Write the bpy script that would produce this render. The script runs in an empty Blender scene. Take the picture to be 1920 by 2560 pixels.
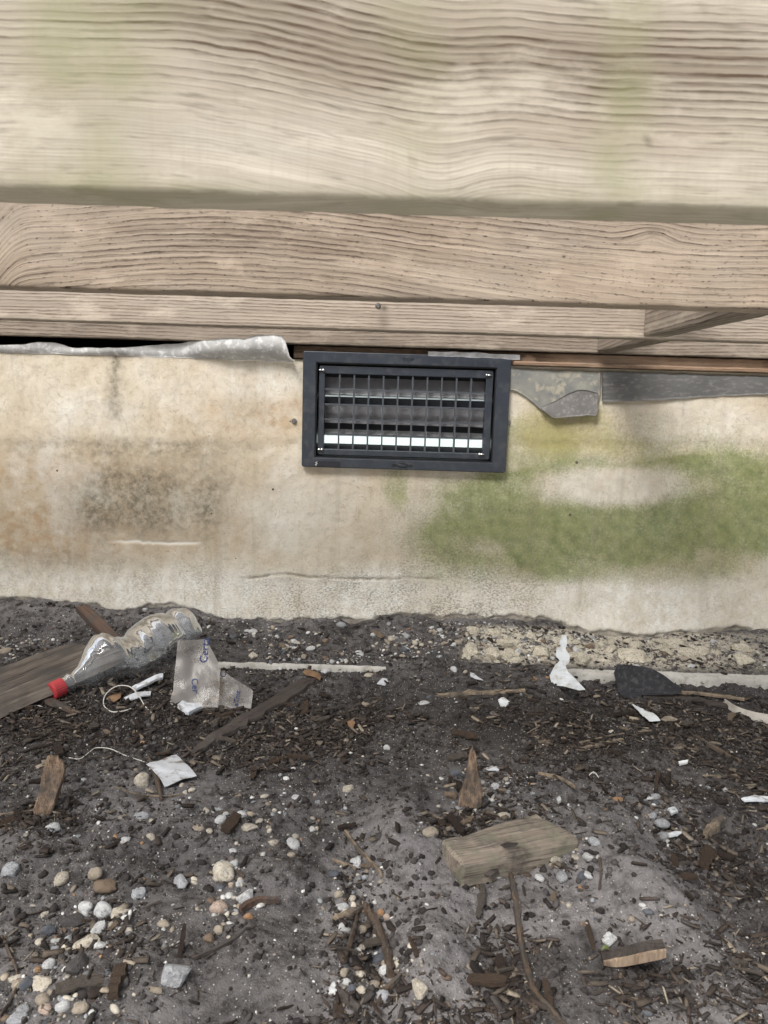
import bpy, bmesh, math, random
import numpy as np
from mathutils import Vector, Matrix

random.seed(7); RS = np.random.RandomState(11)
scene = bpy.context.scene
COL = scene.collection
R = math.radians

# ------------------------------------------------------------------ camera
F = 1920.0                       # focal length in photo pixels (photo is 1920 x 2560)
PITCH, ROLL = R(8.55), R(1.76)
CAM = np.array([0.0, -1.65, 0.51])
f_ = np.array([0, math.cos(PITCH), -math.sin(PITCH)])
r_ = np.array([1.0, 0, 0]); u_ = np.array([0, math.sin(PITCH), math.cos(PITCH)])
ca, sa = math.cos(ROLL), math.sin(ROLL)
cx_ = ca * r_ + sa * u_; cy_ = -sa * r_ + ca * u_
cam_d = bpy.data.cameras.new('camera'); cam = bpy.data.objects.new('camera', cam_d); COL.objects.link(cam)
M = Matrix.Identity(4)
for i in range(3):
    M[i][0] = cx_[i]; M[i][1] = cy_[i]; M[i][2] = -f_[i]; M[i][3] = CAM[i]
cam.matrix_world = M
cam_d.sensor_fit = 'HORIZONTAL'; cam_d.sensor_width = 36; cam_d.lens = 36 * F / 1920
cam_d.clip_start = 0.01; cam_d.clip_end = 500
cam_d.dof.use_dof = True; cam_d.dof.focus_distance = 1.5; cam_d.dof.aperture_fstop = 26
scene.camera = cam

# ------------------------------------------------------------------ sky, sun, exposure (overcast)
SUN_EL, SUN_AZ = R(50), R(212)      # azimuth measured from +Y (towards the house) clockwise
w = bpy.data.worlds.new('World'); scene.world = w; w.use_nodes = True
wn = w.node_tree.nodes; wl = w.node_tree.links
for n in list(wn): wn.remove(n)
sky = wn.new('ShaderNodeTexSky'); sky.sky_type = 'NISHITA'; sky.sun_disc = False
sky.sun_elevation = SUN_EL; sky.sun_rotation = SUN_AZ; sky.dust_density = 4; sky.air_density = 1.2
hs = wn.new('ShaderNodeHueSaturation'); hs.inputs['Saturation'].default_value = 0.40
bg = wn.new('ShaderNodeBackground'); bg.inputs['Strength'].default_value = 0.11
wo = wn.new('ShaderNodeOutputWorld')
wl.new(sky.outputs[0], hs.inputs['Color']); wl.new(hs.outputs[0], bg.inputs['Color']); wl.new(bg.outputs[0], wo.inputs[0])
sd = bpy.data.lights.new('sun', 'SUN'); sd.energy = 1.5; sd.angle = R(20); sd.color = (1, .97, .93)
so = bpy.data.objects.new('sun', sd); COL.objects.link(so)
sdir = Vector((math.sin(SUN_AZ) * math.cos(SUN_EL), math.cos(SUN_AZ) * math.cos(SUN_EL), math.sin(SUN_EL)))
so.rotation_euler = sdir.to_track_quat('Z', 'Y').to_euler(); so.location = sdir * 20
scene.view_settings.view_transform = 'Standard'; scene.view_settings.look = 'None'
scene.view_settings.gamma = 1; scene.view_settings.exposure = 1.15
scene.render.engine = 'CYCLES'

# ------------------------------------------------------------------ pixel helpers (photo pixels -> points on real surfaces)
def ray(px, py):
    dx = (np.asarray(px, float) - 960) / F; dy = (1280 - np.asarray(py, float)) / F
    a = dx * ca - dy * sa; b = dx * sa + dy * ca
    return f_ + np.multiply.outer(a, r_) + np.multiply.outer(b, u_)
def P(px, py, Y):                                  # on the vertical plane y = Y
    d = ray(px, py); t = (Y - CAM[1]) / d[..., 1]
    return CAM + d * np.asarray(t)[..., None] if d.ndim > 1 else CAM + d * t
def PZ(px, py, z):
    d = ray(px, py); t = (z - CAM[2]) / d[..., 2]
    return CAM + d * t
def proj(x, y, z):
    v = np.stack([x - CAM[0], y - CAM[1], z - CAM[2]], -1)
    d = v @ f_
    return 960 + F * (v @ cx_) / d, 1280 - F * (v @ cy_) / d
def sstep(a, b, x):
    t = np.clip((np.asarray(x, float) - a) / (b - a), 0, 1); return t * t * (3 - 2 * t)

# ------------------------------------------------------------------ numpy noise
_tab = np.random.RandomState(5).rand(256, 256)
def vnoise(x, y, seed=0):
    x = np.asarray(x, float) + seed * 17.31; y = np.asarray(y, float) + seed * 9.77
    xi = np.floor(x).astype(int); yi = np.floor(y).astype(int)
    fx = x - xi; fy = y - yi; fx = fx * fx * fx * (fx * (fx * 6 - 15) + 10); fy = fy * fy * fy * (fy * (fy * 6 - 15) + 10)
    g = lambda a, b: _tab[a & 255, b & 255]
    return (g(xi, yi) * (1 - fx) + g(xi + 1, yi) * fx) * (1 - fy) + (g(xi, yi + 1) * (1 - fx) + g(xi + 1, yi + 1) * fx) * fy
def fbm(x, y, sc, octv=4, seed=0, gain=.5):
    s = 0; a = 1; t = 0; x = np.asarray(x, float); y = np.asarray(y, float)
    for o in range(octv):
        s = s + a * (vnoise(x * sc, y * sc, seed + o) * 2 - 1); t += a; a *= gain; sc *= 2.03
    return s / t

# ------------------------------------------------------------------ ground shape
_bx = [-700, 0, 100, 200, 300, 420, 480, 560, 700, 850, 880, 1000, 1100, 1250, 1370, 1420, 1500, 1600, 1700, 1800, 1920, 2600]
_by = [1480, 1499, 1502, 1512, 1531, 1514, 1526, 1549, 1553, 1546, 1560, 1541, 1548, 1547, 1553, 1573, 1586, 1594, 1581, 1578, 1577, 1590]
_bw = P(np.array(_bx), np.array(_by), 0.0)
def zbase(x): return np.interp(x, _bw[:, 0], _bw[:, 2])
FOOT_Y, FOOT_Z = -0.20, -0.018
def exposed(x):                                    # how far the footing edge stands out of the soil
    px = 960 + x / 1.47 * F
    a = sstep(520, 570, px) * (1 - sstep(900, 1010, px)) * .009
    b = sstep(1400, 1470, px) * .030
    c = -.012 * (1 - sstep(500, 560, px)) - .012 * sstep(960, 1050, px) * (1 - sstep(1380, 1440, px))
    return (a + b + c) + .0065 * fbm(x, 0 * x, 14, 4, 19) * (1 - .4 * sstep(1400, 1470, px))
MOUNDS = [(1000, 2080, .055, .09, .022), (1500, 2140, .05, .08, .024), (1400, 1990, .05, .03, -.018), (950, 2330, .028, .07, -.022),
          (740, 2440, .08, .06, .016), (1090, 2380, .04, .06, .018), (1640, 2260, .06, .06, .024), (1420, 2500, .05, .05, .014),
          (1570, 2400, .045, .025, -.022), (330, 2450, .06, .05, .012), (1090, 2050, .03, .04, -.014), (1250, 2330, .04, .08, -.012),
          (1820, 2160, .05, .06, -.014), (1660, 2060, .02, .05, -.014), (250, 2290, .06, .05, -.010), (560, 2080, .1, .04, .010),
          (700, 2200, .06, .05, .012), (1700, 2000, .06, .03, .010), (130, 2120, .06, .05, .008), (900, 2130, .03, .06, -.010)]
_mw = [(PZ(a, b, -.045), sx, sy, h) for a, b, sx, sy, h in MOUNDS]
def H(x, y):
    x = np.asarray(x, float); y = np.asarray(y, float)
    zb = zbase(x) + .006 * fbm(x, y, 22, 3, 3)
    t = np.clip(-y / -FOOT_Y, 0, 1)
    e = exposed(x)
    near = zb * (1 - sstep(0, .92, t)) + (FOOT_Z + .005 + np.clip(-e, 0, .006)) * sstep(0, .92, t)
    st0 = .945 - .10 * sstep(1400, 1470, 960 + x / 1.47 * F)
    near = near - .016 * sstep(st0, st0 + .05, t) * sstep(-.001, .004, e)
    far = FOOT_Z - e * (1 - .7 * sstep(.25, .5, -y)) - .003 - .009 * sstep(.21, .3, -y) - .016 * sstep(.2, .6, -y) + .006 * sstep(.9, 1.3, -y)
    for c, sx, sy, h in _mw:
        far = far + 1.25 * h * np.exp(-((x - c[0]) / sx) ** 2 - ((y - c[1]) / sy) ** 2)
    far = far + .008 * fbm(x, y, 6, 3, 1) * sstep(.25, .45, -y)
    far = far + .0075 * fbm(x * 1.1 + .5 * y, y * .8, 17, 3, 21) * sstep(.45, .75, -y)
    k = sstep(.985, 1.05, -y / -FOOT_Y)
    z = near * (1 - k) + far * k
    z = z + .0046 * fbm(x, y, 34, 4, 7, .6) + .0030 * np.abs(fbm(x, y, 75, 3, 15, .6)) + .0019 * fbm(x, y, 170, 2, 9)
    return z
def G(px, py, lift=0.0):                           # point where the photo pixel meets the ground
    z = -.04
    for _ in range(12):
        p = PZ(px, py, z); z = float(H(p[0], min(p[1], -.001)))
    p = PZ(px, py, z); p[2] += lift
    return p

# ------------------------------------------------------------------ object helpers
def link(name, me, parent=None):
    o = bpy.data.objects.new(name, me); COL.objects.link(o)
    if parent: o.parent = parent
    return o
def tag(o, label, cat, group=None):
    o['label'] = label; o['category'] = cat
    if group: o['group'] = group
    return o
def empty(name, loc=(0, 0, 0)):
    o = bpy.data.objects.new(name, None); COL.objects.link(o); o.location = loc; o.empty_display_size = .02; return o
def mesh(name, V, Fc, mat, smooth=False, attrs=None):
    me = bpy.data.meshes.new(name)
    V = np.asarray(V, np.float32)
    if isinstance(Fc, np.ndarray):
        n, k = Fc.shape
        me.vertices.add(len(V)); me.vertices.foreach_set('co', V.ravel())
        me.loops.add(n * k); me.loops.foreach_set('vertex_index', Fc.astype(np.int32).ravel())
        me.polygons.add(n); me.polygons.foreach_set('loop_start', np.arange(0, n * k, k, dtype=np.int32))
        me.polygons.foreach_set('loop_total', np.full(n, k, dtype=np.int32))
        me.update(calc_edges=True)
    else:
        me.from_pydata(V.tolist(), [], Fc); me.update()
    if smooth: me.polygons.foreach_set('use_smooth', np.ones(len(me.polygons), bool))
    for k, v in (attrs or {}).items():
        v = np.asarray(v, np.float32)
        if v.ndim == 1:
            a = me.attributes.new(k, 'FLOAT', 'POINT'); a.data.foreach_set('value', v)
        else:
            a = me.attributes.new(k, 'FLOAT_COLOR', 'POINT'); a.data.foreach_set('color', v.ravel())
    if mat: me.materials.append(mat)
    return me
def bm_mesh(name, bm, mat, smooth=False):
    me = bpy.data.meshes.new(name); bm.to_mesh(me); bm.free(); me.materials.append(mat)
    if smooth: me.polygons.foreach_set('use_smooth', np.ones(len(me.polygons), bool))
    return me
def grid_faces(nx, ny):
    i = np.arange(nx - 1)[:, None] * ny + np.arange(ny - 1)[None]
    return np.stack([i, i + ny, i + ny + 1, i + 1], -1).reshape(-1, 4)
def box_bm(bm, x0, x1, y0, y1, z0, z1, bev=0):
    vs = [bm.verts.new((x, y, z)) for x in (x0, x1) for y in (y0, y1) for z in (z0, z1)]
    fs = [bm.faces.new([vs[i] for i in q]) for q in ((0, 1, 3, 2), (4, 6, 7, 5), (0, 4, 5, 1), (2, 3, 7, 6), (0, 2, 6, 4), (1, 5, 7, 3))]
    if bev:
        es = set(e for f in fs for e in f.edges)
        bmesh.ops.bevel(bm, geom=list(es), offset=bev, segments=2, affect='EDGES', profile=.5)
def tube(pts, rad, n=6, jit=0.0):
    pts = np.asarray(pts, float); m = len(pts); rad = np.broadcast_to(rad, m)
    V = []; t = np.gradient(pts, axis=0)
    for i in range(m):
        d = t[i] / (np.linalg.norm(t[i]) + 1e-9); a = np.cross(d, [0, 0, 1.0])
        if np.linalg.norm(a) < 1e-3: a = np.array([1.0, 0, 0])
        a /= np.linalg.norm(a); b = np.cross(a, d)
        for k in range(n):
            q = 2 * math.pi * k / n; rr = rad[i] * (1 + jit * (RS.rand() * 2 - 1))
            V.append(pts[i] + rr * (math.cos(q) * a + math.sin(q) * b))
    Fc = [[i * n + k, i * n + (k + 1) % n, (i + 1) * n + (k + 1) % n, (i + 1) * n + k] for i in range(m - 1) for k in range(n)]
    Fc += [list(range(n))[::-1], list(range((m - 1) * n, m * n))]
    return V, Fc
def smooth_path(pts, k=6):                          # Catmull-Rom
    p = np.asarray(pts, float); p = np.vstack([2 * p[0] - p[1], p, 2 * p[-1] - p[-2]]); out = []
    for i in range(1, len(p) - 2):
        for s in np.linspace(0, 1, k, endpoint=False):
            out.append(.5 * ((2 * p[i]) + (p[i + 1] - p[i - 1]) * s + (2 * p[i - 1] - 5 * p[i] + 4 * p[i + 1] - p[i + 2]) * s ** 2 + (3 * p[i] - p[i - 1] - 3 * p[i + 1] + p[i + 2]) * s ** 3))
    out.append(p[-2]); return np.array(out)

# ------------------------------------------------------------------ material helpers
class NT:
    def __init__(s, name):
        s.m = bpy.data.materials.new(name); s.m.use_nodes = True; s.t = s.m.node_tree
        for n in list(s.t.nodes): s.t.nodes.remove(n)
        s.out = s.t.nodes.new('ShaderNodeOutputMaterial')
    def n(s, typ, props=None, **ins):
        nd = s.t.nodes.new('ShaderNode' + typ)
        for k, v in (props or {}).items(): setattr(nd, k, v)
        for k, v in ins.items():
            k2 = int(k[1:]) if k[0] == 'i' and k[1:].isdigit() else k.replace('_', ' ')
            s.set(nd.inputs[k2], v)
        return nd
    def set(s, sock, v):
        if isinstance(v, bpy.types.NodeSocket): s.t.links.new(v, sock)
        elif isinstance(v, bpy.types.Node): s.t.links.new(v.outputs[0], sock)
        else:
            if hasattr(sock.default_value, '__len__') and not hasattr(v, '__len__'): v = [v] * len(sock.default_value)
            if hasattr(v, '__len__') and len(v) == 3 and len(sock.default_value) == 4: v = tuple(v) + (1,)
            sock.default_value = v
    def math(s, op, a, b=None, c=None, clamp=False):
        nd = s.n('Math', {'operation': op, 'use_clamp': clamp}); s.set(nd.inputs[0], a)
        if b is not None: s.set(nd.inputs[1], b)
        if c is not None: s.set(nd.inputs[2], c)
        return nd.outputs[0]
    def attr(s, name): return s.n('Attribute', {'attribute_name': name})
    def pos(s): return s.n('TexCoord').outputs['Object']
    def scale(s, v, sc):
        return s.n('Mapping', Vector=v, Scale=sc).outputs[0]
    def noise(s, v, sc, det=3, rough=.5, dist=0, dim='3D'):
        return s.n('TexNoise', {'noise_dimensions': dim}, Vector=v, Scale=sc, Detail=det, Roughness=rough, Distortion=dist).outputs[0]
    def ramp(s, fac, stops):
        nd = s.n('ValToRGB'); s.set(nd.inputs[0], fac); el = nd.color_ramp.elements
        while len(el) < len(stops): el.new(.5)
        for e, (p, c) in zip(el, stops):
            e.position = p; e.color = (c, c, c, 1) if not hasattr(c, '__len__') else tuple(c) + (1,)
        return nd.outputs[0]
    def mix(s, fac, a, b, mode='MIX'):
        nd = s.n('Mix', {'data_type': 'RGBA', 'blend_type': mode}); s.set(nd.inputs['Factor'], fac)
        s.set(nd.inputs[6], a); s.set(nd.inputs[7], b); return nd.outputs[2]
    def bump(s, h, st=.5, dist=.002, nrm=None):
        nd = s.n('Bump', Strength=st, Distance=dist, Height=h)
        if nrm is not None: s.set(nd.inputs['Normal'], nrm)
        return nd.outputs[0]
    def bsdf(s, **k):
        nd = s.n('BsdfPrincipled', None, **k); s.t.links.new(nd.outputs[0], s.out.inputs[0]); return nd

def wood_mat(name, light, mid, dark, spacing, seed, dark_amt=.8, green=.35, bumpy=.35, rough=.8, dots=0):
    """sawn softwood: annual rings follow the 'gr' attribute, fibres run along it"""
    t = NT(name); g = t.attr('gr').outputs['Fac']; p = t.pos()
    x = t.n('SeparateXYZ', None, Vector=p).outputs[0]
    v = t.n('CombineXYZ', None, X=t.math('MULTIPLY', x, 1.0), Y=g, Z=seed).outputs[0]
    slow = t.noise(t.scale(v, (3.5, 18, 1)), 1, 2)
    g2 = t.math('ADD', t.math('DIVIDE', g, spacing), t.math('MULTIPLY', slow, 1.2))
    g2 = t.math('ADD', g2, t.math('MULTIPLY', t.noise(t.scale(v, (20, 90, 1)), 1, 4, .65), .75))
    fl = t.math('FLOOR', g2); fr = t.math('FRACT', g2)
    ringv = t.noise(t.n('CombineXYZ', None, X=fl, Y=t.math('MULTIPLY', x, 2.2), Z=seed * 3.1).outputs[0], 1.7, 1)
    late = t.math('MULTIPLY', t.math('POWER', fr, 3.0), t.ramp(fr, [(0, 1), (.93, 1), (1, 0)]))
    am = t.attr('da').outputs['Fac']
    late = t.math('MULTIPLY', late, t.ramp(ringv, [(.28, .25), (.60, 1)]))
    late = t.math('MULTIPLY', late, t.math('MULTIPLY', am, dark_amt * 2.5), clamp=True)
    fib = t.noise(t.scale(v, (14, 900, 1)), 1, 3, .65)
    fib2 = t.noise(t.scale(v, (45, 380, 1)), 1, 2, .6)
    late = t.math('MULTIPLY', late, t.ramp(t.noise(t.scale(v, (22, 520, 1)), 1, 4, .75), [(.36, .15), (.60, 1)]), clamp=True)
    gf2 = t.math('FRACT', t.math('ADD', t.math('DIVIDE', g, spacing * .43), t.math('MULTIPLY', t.noise(t.scale(v, (9, 60, 1)), 1, 4, .65), 3.2)))
    fine = t.math('MULTIPLY', t.math('POWER', gf2, 2.6), t.ramp(t.noise(t.scale(v, (11, 45, 1)), 1, 3, .6), [(.35, .15), (.62, .75)]))
    blot = t.noise(t.scale(v, (7, 22, 1)), 1, 4, .6)
    base = t.mix(t.ramp(blot, [(.32, 0), (.68, 1)]), light, mid)
    base = t.mix(t.math('MULTIPLY', t.ramp(fib, [(.38, 1), (.62, 0)]), .38), base, mid)
    stk = t.noise(t.scale(v, (2.6, 150, 1)), 1, 4, .6)
    base = t.mix(t.math('MULTIPLY', t.ramp(stk, [(.47, 0), (.66, 1)]), t.math('MULTIPLY', am, .62, clamp=True)), base, tuple(.55 * a + .45 * b for a, b in zip(dark, mid)))
    base = t.mix(t.math('MULTIPLY', t.ramp(t.noise(t.scale(v, (4, 90, 1)), 1, 3, .6), [(.56, 0), (.72, 1)]), .55), base, tuple(min(.8, c * 1.28) for c in light))
    base = t.mix(t.math('MULTIPLY', t.ramp(t.noise(t.scale(p, (420, 420, 26)), 1, 2), [(.5, 0), (.7, 1)]), .22), base, mid)
    base = t.mix(t.math('MULTIPLY', t.ramp(t.noise(t.scale(p, (5, 5, 11)), 1, 4, .6), [(.45, 0), (.7, 1)]), .35), base, tuple(c * .8 for c in (.36, .34, .30)))
    base = t.mix(t.math('MULTIPLY', t.math('SUBTRACT', am, .45, clamp=True), .55, clamp=True), base, tuple(.45 * a + .55 * b for a, b in zip(dark, mid)))
    base = t.mix(t.math('MULTIPLY', fine, .70), base, tuple(.6 * a + .4 * b for a, b in zip(dark, mid)))
    base = t.mix(late, base, dark)
    base = t.mix(t.math('MULTIPLY', t.ramp(t.noise(t.scale(p, (11, 11, 30)), 1, 6, .7), [(.52, 0), (.66, 1)]), .4), base, tuple(min(.8, c * 1.25) for c in light))
    base = t.mix(t.math('MULTIPLY', t.ramp(fib2, [(.58, 0), (.75, 1)]), .35), base, tuple(c * .45 for c in dark))
    if dots:
        dt = t.noise(t.scale(v, (210, 520, 1)), 1, 1)
        base = t.mix(t.math('MULTIPLY', t.ramp(dt, [(.64, 0), (.70, 1)]), t.math('MULTIPLY', t.math('POWER', fr, 1.4), dots)), base, tuple(c * .35 for c in dark))
    gm = t.math('MULTIPLY', t.attr('alg').outputs['Fac'], t.ramp(t.noise(t.scale(p, (1, 1, 1)), 38, 5, .6), [(.3, .25), (.6, 1)]))
    base = t.mix(t.math('MULTIPLY', gm, green), base, (.17, .18, .08))
    st = t.attr('stn').outputs['Fac']
    base = t.mix(t.math('MULTIPLY', st, t.ramp(fib2, [(.3, .75), (.7, 1)])), base, (.035, .024, .017))
    h = t.math('ADD', t.math('MULTIPLY', late, .8), t.math('MULTIPLY', fib, .5))
    h = t.math('ADD', h, t.math('MULTIPLY', t.noise(p, 420, 3), .3))
    t.bsdf(Base_Color=base, Roughness=rough, Normal=t.bump(h, bumpy, .0012), Specular_IOR_Level=.25)
    return t.m

def plain_mat(name, c1, c2, sc=60, rough=.7, bump=.3, bd=.001, spec=.3, metal=0, det=5, c3=None, sc3=300, stretch=(1, 1, 1)):
    t = NT(name); p = t.scale(t.pos(), stretch)
    n = t.noise(p, sc, det, .6); c = t.mix(t.ramp(n, [(.33, 0), (.67, 1)]), c1, c2)
    if c3: c = t.mix(t.ramp(t.noise(p, sc3, 3, .6), [(.52, 0), (.66, 1)]), c, c3)
    t.bsdf(Base_Color=c, Roughness=rough, Metallic=metal, Specular_IOR_Level=spec, Normal=t.bump(t.noise(p, sc * 2.5, 5, .65), bump, bd))
    return t.m

# ------------------------------------------------------------------ joists and blocking of the deck above
W_A = wood_mat('pale_weathered_wood', (.425, .39, .33), (.29, .25, .20), (.062, .036, .025), .0040, 1.3, 1.0, .5)
W_B = wood_mat('brown_grained_wood', (.40, .335, .265), (.28, .225, .17), (.052, .033, .024), .0056, 4.7, 1.0, .3, dots=.9)
W_C = wood_mat('light_fine_wood', (.49, .43, .355), (.38, .325, .265), (.12, .084, .062), .0050, 8.1, .95, .25)
W_D = wood_mat('grey_brown_wood', (.36, .31, .25), (.27, .225, .18), (.075, .053, .04), .0068, 12.9, 1.0, .25)
W_S = wood_mat('orange_brown_sill_wood', (.36, .255, .175), (.25, .165, .11), (.07, .04, .025), .006, 17.0, .5, .2)

def beam(name, x0, x1, y0, th, z0, h, mat, gfn, dafn=None, algfn=None, stnfn=None, n=900, parent=None, axis='x', nz=44):
    """solid board; front face toward -y. Vertices run round the section so that grain wraps over the edges."""
    b = .0022
    sec = [(0, z) for z in np.linspace(h - b, b, nz)] + [(b * .3, b * .3)] + [(y, 0) for y in np.linspace(b, th - b, 8)] + [(th - b * .3, b * .3)] \
        + [(th, z) for z in np.linspace(b, h - b, 8)] + [(th - b * .3, h - b * .3)] + [(y, h) for y in np.linspace(th - b, b, 6)] + [(b * .3, h - b * .3)]
    sec = np.array(sec); k = len(sec); xs = np.linspace(x0, x1, n)
    X = np.repeat(xs, k); Y = np.tile(sec[:, 0], n); Z = np.tile(sec[:, 1], n)
    g = gfn(X, Z + z0, Y)
    wob = .0012 * fbm(X, Z * 3 + Y, 3.0, 3, 31)
    V = np.stack([X, y0 + Y + wob, z0 + Z + .0012 * fbm(X, Y, 2.2, 2, 33) + .0006 * fbm(X, Y + Z, 60, 2, 37)], -1)
    i = np.arange(n - 1)[:, None] * k + np.arange(k)[None]; j = np.arange(n - 1)[:, None] * k + (np.arange(k)[None] + 1) % k
    Fq = np.stack([i, j, j + k, i + k], -1).reshape(-1, 4)
    one = np.ones(len(X))
    at = {'gr': g, 'da': one if dafn is None else dafn(X, Z + z0, Y), 'alg': 0 * one if algfn is None else algfn(X, Z + z0, Y), 'stn': 0 * one if stnfn is None else stnfn(X, Z + z0, Y)}
    if axis == 'y': V = V[:, [1, 0, 2]]; Fq = Fq[:, ::-1]
    me = mesh(name, V, Fq, mat, False, at)
    bm = bmesh.new(); bm.from_mesh(me)
    bm.verts.ensure_lookup_table()
    for s in (0, (n - 1) * k):
        bm.faces.new([bm.verts[s + q] for q in range(k)])
    bmesh.ops.recalc_face_normals(bm, faces=bm.faces[:]); bm.to_mesh(me); bm.free()
    return link(name, me, parent)

ZJ = CAM[2] + .1022            # underside of the joists
def jx(px, d): return (px - 960) / F * d
BX = 3.2
def g1(X, Z, Y):
    q = X / (.42 / F) + 960
    return (Z - ZJ) + .019 * sstep(350, 1150, q) - .003 * np.exp(-((q - 1230) / 120) ** 2) - .010 * np.exp(-((q - 700) / 350) ** 2) * sstep(ZJ + .03, ZJ + .1, Z) * .5 \
        + .006 * np.exp(-((q - 1060) / 110) ** 2) * (1 - sstep(ZJ, ZJ + .05, Z)) + .0016 * fbm(X, Z, 3, 3, 41) + Y * .6
def da1(X, Z, Y):
    q = X / (.42 / F) + 960; s = (Z - ZJ) + .02 * sstep(350, 1150, q)
    band = np.exp(-((s - .088) / .024) ** 2) * (.75 + .45 * fbm(X, Z, 5, 2, 43))
    return .17 + 1.7 * np.clip(band, 0, 1) * (.45 + .55 * sstep(100, 600, q)) + .12 * fbm(X, Z, 9, 2, 44)
def al1(X, Z, Y):
    q = X / (.42 / F) + 960
    return np.clip(1.0 * np.exp(-((q - 235 - 40 * fbm(Z, X, 20, 2, 4)) / 130) ** 2) * sstep(ZJ + .03, ZJ + .08, Z) + .9 * np.exp(-((q - 1490) / 60) ** 2) + .35 * np.exp(-((q - 1000) / 90) ** 2)
                   + .5 * np.exp(-((q - 240) / 150) ** 2) + .25 + .35 * fbm(X, Z, 7, 3, 47) + .35 * (1 - sstep(0.0, .012, Z - ZJ)), 0, 1)
def g2(X, Z, Y):
    q = X / (.828 / F) + 960
    arch = .022 * np.exp(-((q - 560) / 420) ** 2) - .03 * np.exp(-((q + 20) / 55) ** 2) - .020 * sstep(900, 1700, q) * (1 - .4 * sstep(ZJ, ZJ + .05, Z)) 
    kn = .010 * np.exp(-(((q - 1585) / 60) ** 2 + ((Z - ZJ - .073) / .012) ** 2))
    return (Z - ZJ) - arch - kn + .004 * fbm(X, Z, 4, 3, 51) + Y * .6
def da2(X, Z, Y):
    q = X / (.828 / F) + 960
    return np.clip(.55 + .5 * fbm(X, Z * 2, 5, 2, 52) + .35 * np.exp(-((q - 600) / 350) ** 2) * sstep(ZJ + .02, ZJ + .06, Z), .1, 1.2)
def st2(X, Z, Y):
    q = X / (.828 / F) + 960
    kn = np.exp(-(((q - 1588) / 20) ** 2 + ((Z - ZJ - .0745) / .004) ** 2) ** 2)
    return .35 * kn + .25 * np.exp(-((q - 20) / 70) ** 2) * sstep(ZJ + .05, ZJ + .07, Z) * (1 - sstep(ZJ + .08, ZJ + .1, Z)) + .0 * Z
def g3(X, Z, Y): return (Z - ZJ) + .006 * fbm(X, Z, 1.3, 2, 61) + Y * .6
def st3(X, Z, Y):
    q = X / (1.233 / F) + 960
    d = np.exp(-(((q - 945) / 9) ** 2 + ((Z - ZJ - .0335) / .0035) ** 2)) + .55 * np.exp(-((q - 945) / 14) ** 2) * (1 - sstep(ZJ + .01, ZJ + .034, Z)) * sstep(ZJ - .01, ZJ + .02, Z)
    return np.clip(d, 0, 1)
def g4(X, Z, Y): return (Z - ZJ) + .010 * fbm(X, Z, 1.1, 2, 66) - .012 * sstep(.35, .9, X) + Y * .6
def st1(X, Z, Y):
    q, r = proj(X, 0 * X + CAM[1] + .42, Z); d = 0 * X
    for a, b, w1, w2 in ((1050, 62, 9, 5), (1056, 54, 5, 7), (1420, 340, 4, 4), (1622, 354, 4, 6), (1500, 366, 4, 3), (1030, 405, 5, 4), (1034, 472, 8, 3), (1205, 152, 4, 8), (700, 770, 3, 3), (1760, 20, 4, 9), (1838, 108, 4, 7)):
        d = d + np.exp(-((q - a) / w1) ** 2 - ((r - b) / w2) ** 2)
    return np.clip(.75 * d, 0, 1)
nx0 = 1700
J = [('joist', .420, W_A, g1, da1, al1, st1, 'thick pale deck joist with wavy grain and green streaks, farthest from the wall'),
     ('joist', .828, W_B, g2, da2, None, st2, 'brown deck joist with arched grain and a small knot, second from the stucco wall'),
     ('joist', 1.233, W_C, g3, None, None, st3, 'light straight grained deck joist with a dark nail stain, between brown joist and ledger')]
for nm, d, m, gf, df, af, sf, lab in J:
    o = beam(nm, -BX, BX, CAM[1] + d, .038, ZJ, .184, m, gf, df, af, sf, n=nx0)
    tag(o, lab, 'joist', 'deck joists parallel to the wall')
LEDGER_Y = -.022
o = beam('ledger_board', -BX, BX, LEDGER_Y, .038, ZJ, .184, W_D, g4, None, None, lambda X, Z, Y: .35 * np.exp(-((X + .0) / .2) ** 2) * (1 - sstep(ZJ, ZJ + .02, Z)) * (fbm(X, Z, 30, 3, 5) > .05), n=nx0)
tag(o, 'grey brown ledger board fixed to the house above the foundation wall', 'ledger')
# blocking pieces between joists: long axis along y
def gb(X, Z, Y): return (Z - ZJ) * .9 + X * .03 + Y * .5 + .004 * fbm(X, Z, 3, 2, 71)
bx1 = P(1610, 800, CAM[1] + 1.233)[0]; bx2 = P(1492, 870, LEDGER_Y)[0]
o = beam('blocking_piece', CAM[1] + .828 + .041, CAM[1] + 1.233 - .0035, bx1, .038, ZJ + .003, .14, W_D, gb, n=160, axis='y', nz=24)
tag(o, 'short grey blocking piece between the brown joist and the light joist', 'blocking')
o = beam('blocking_piece', CAM[1] + 1.233 + .041, LEDGER_Y - .0035, bx2, .038, ZJ + .003, .14, W_D, gb, n=160, axis='y', nz=24)
tag(o, 'short grey blocking piece between the light joist and the ledger board', 'blocking')
o = beam('blocking_piece', CAM[1] + .42 + .041, CAM[1] + .828 - .0035, bx1 + .02, .038, ZJ + .006, .14, W_D, gb, n=160, axis='y', nz=24)
tag(o, 'short blocking piece between the pale joist and the brown joist', 'blocking')
M_screw = plain_mat('dull_steel', (.28, .28, .28), (.12, .11, .10), 300, .45, .2, .0004, .5, .9)
pn = P(945, 764, CAM[1] + 1.233)
bm = bmesh.new(); bmesh.ops.create_cone(bm, cap_ends=True, segments=12, radius1=.0045, radius2=.003, depth=.003, matrix=Matrix.Translation((0, 0, 0)) @ Matrix.Rotation(R(90), 4, 'X'))
o = link('nail_head', bm_mesh('nail_head', bm, M_screw)); o.location = (pn[0], CAM[1] + 1.233 - .001, pn[2]); tag(o, 'rusty nail head driven into the light straight grained joist', 'nail')

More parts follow.
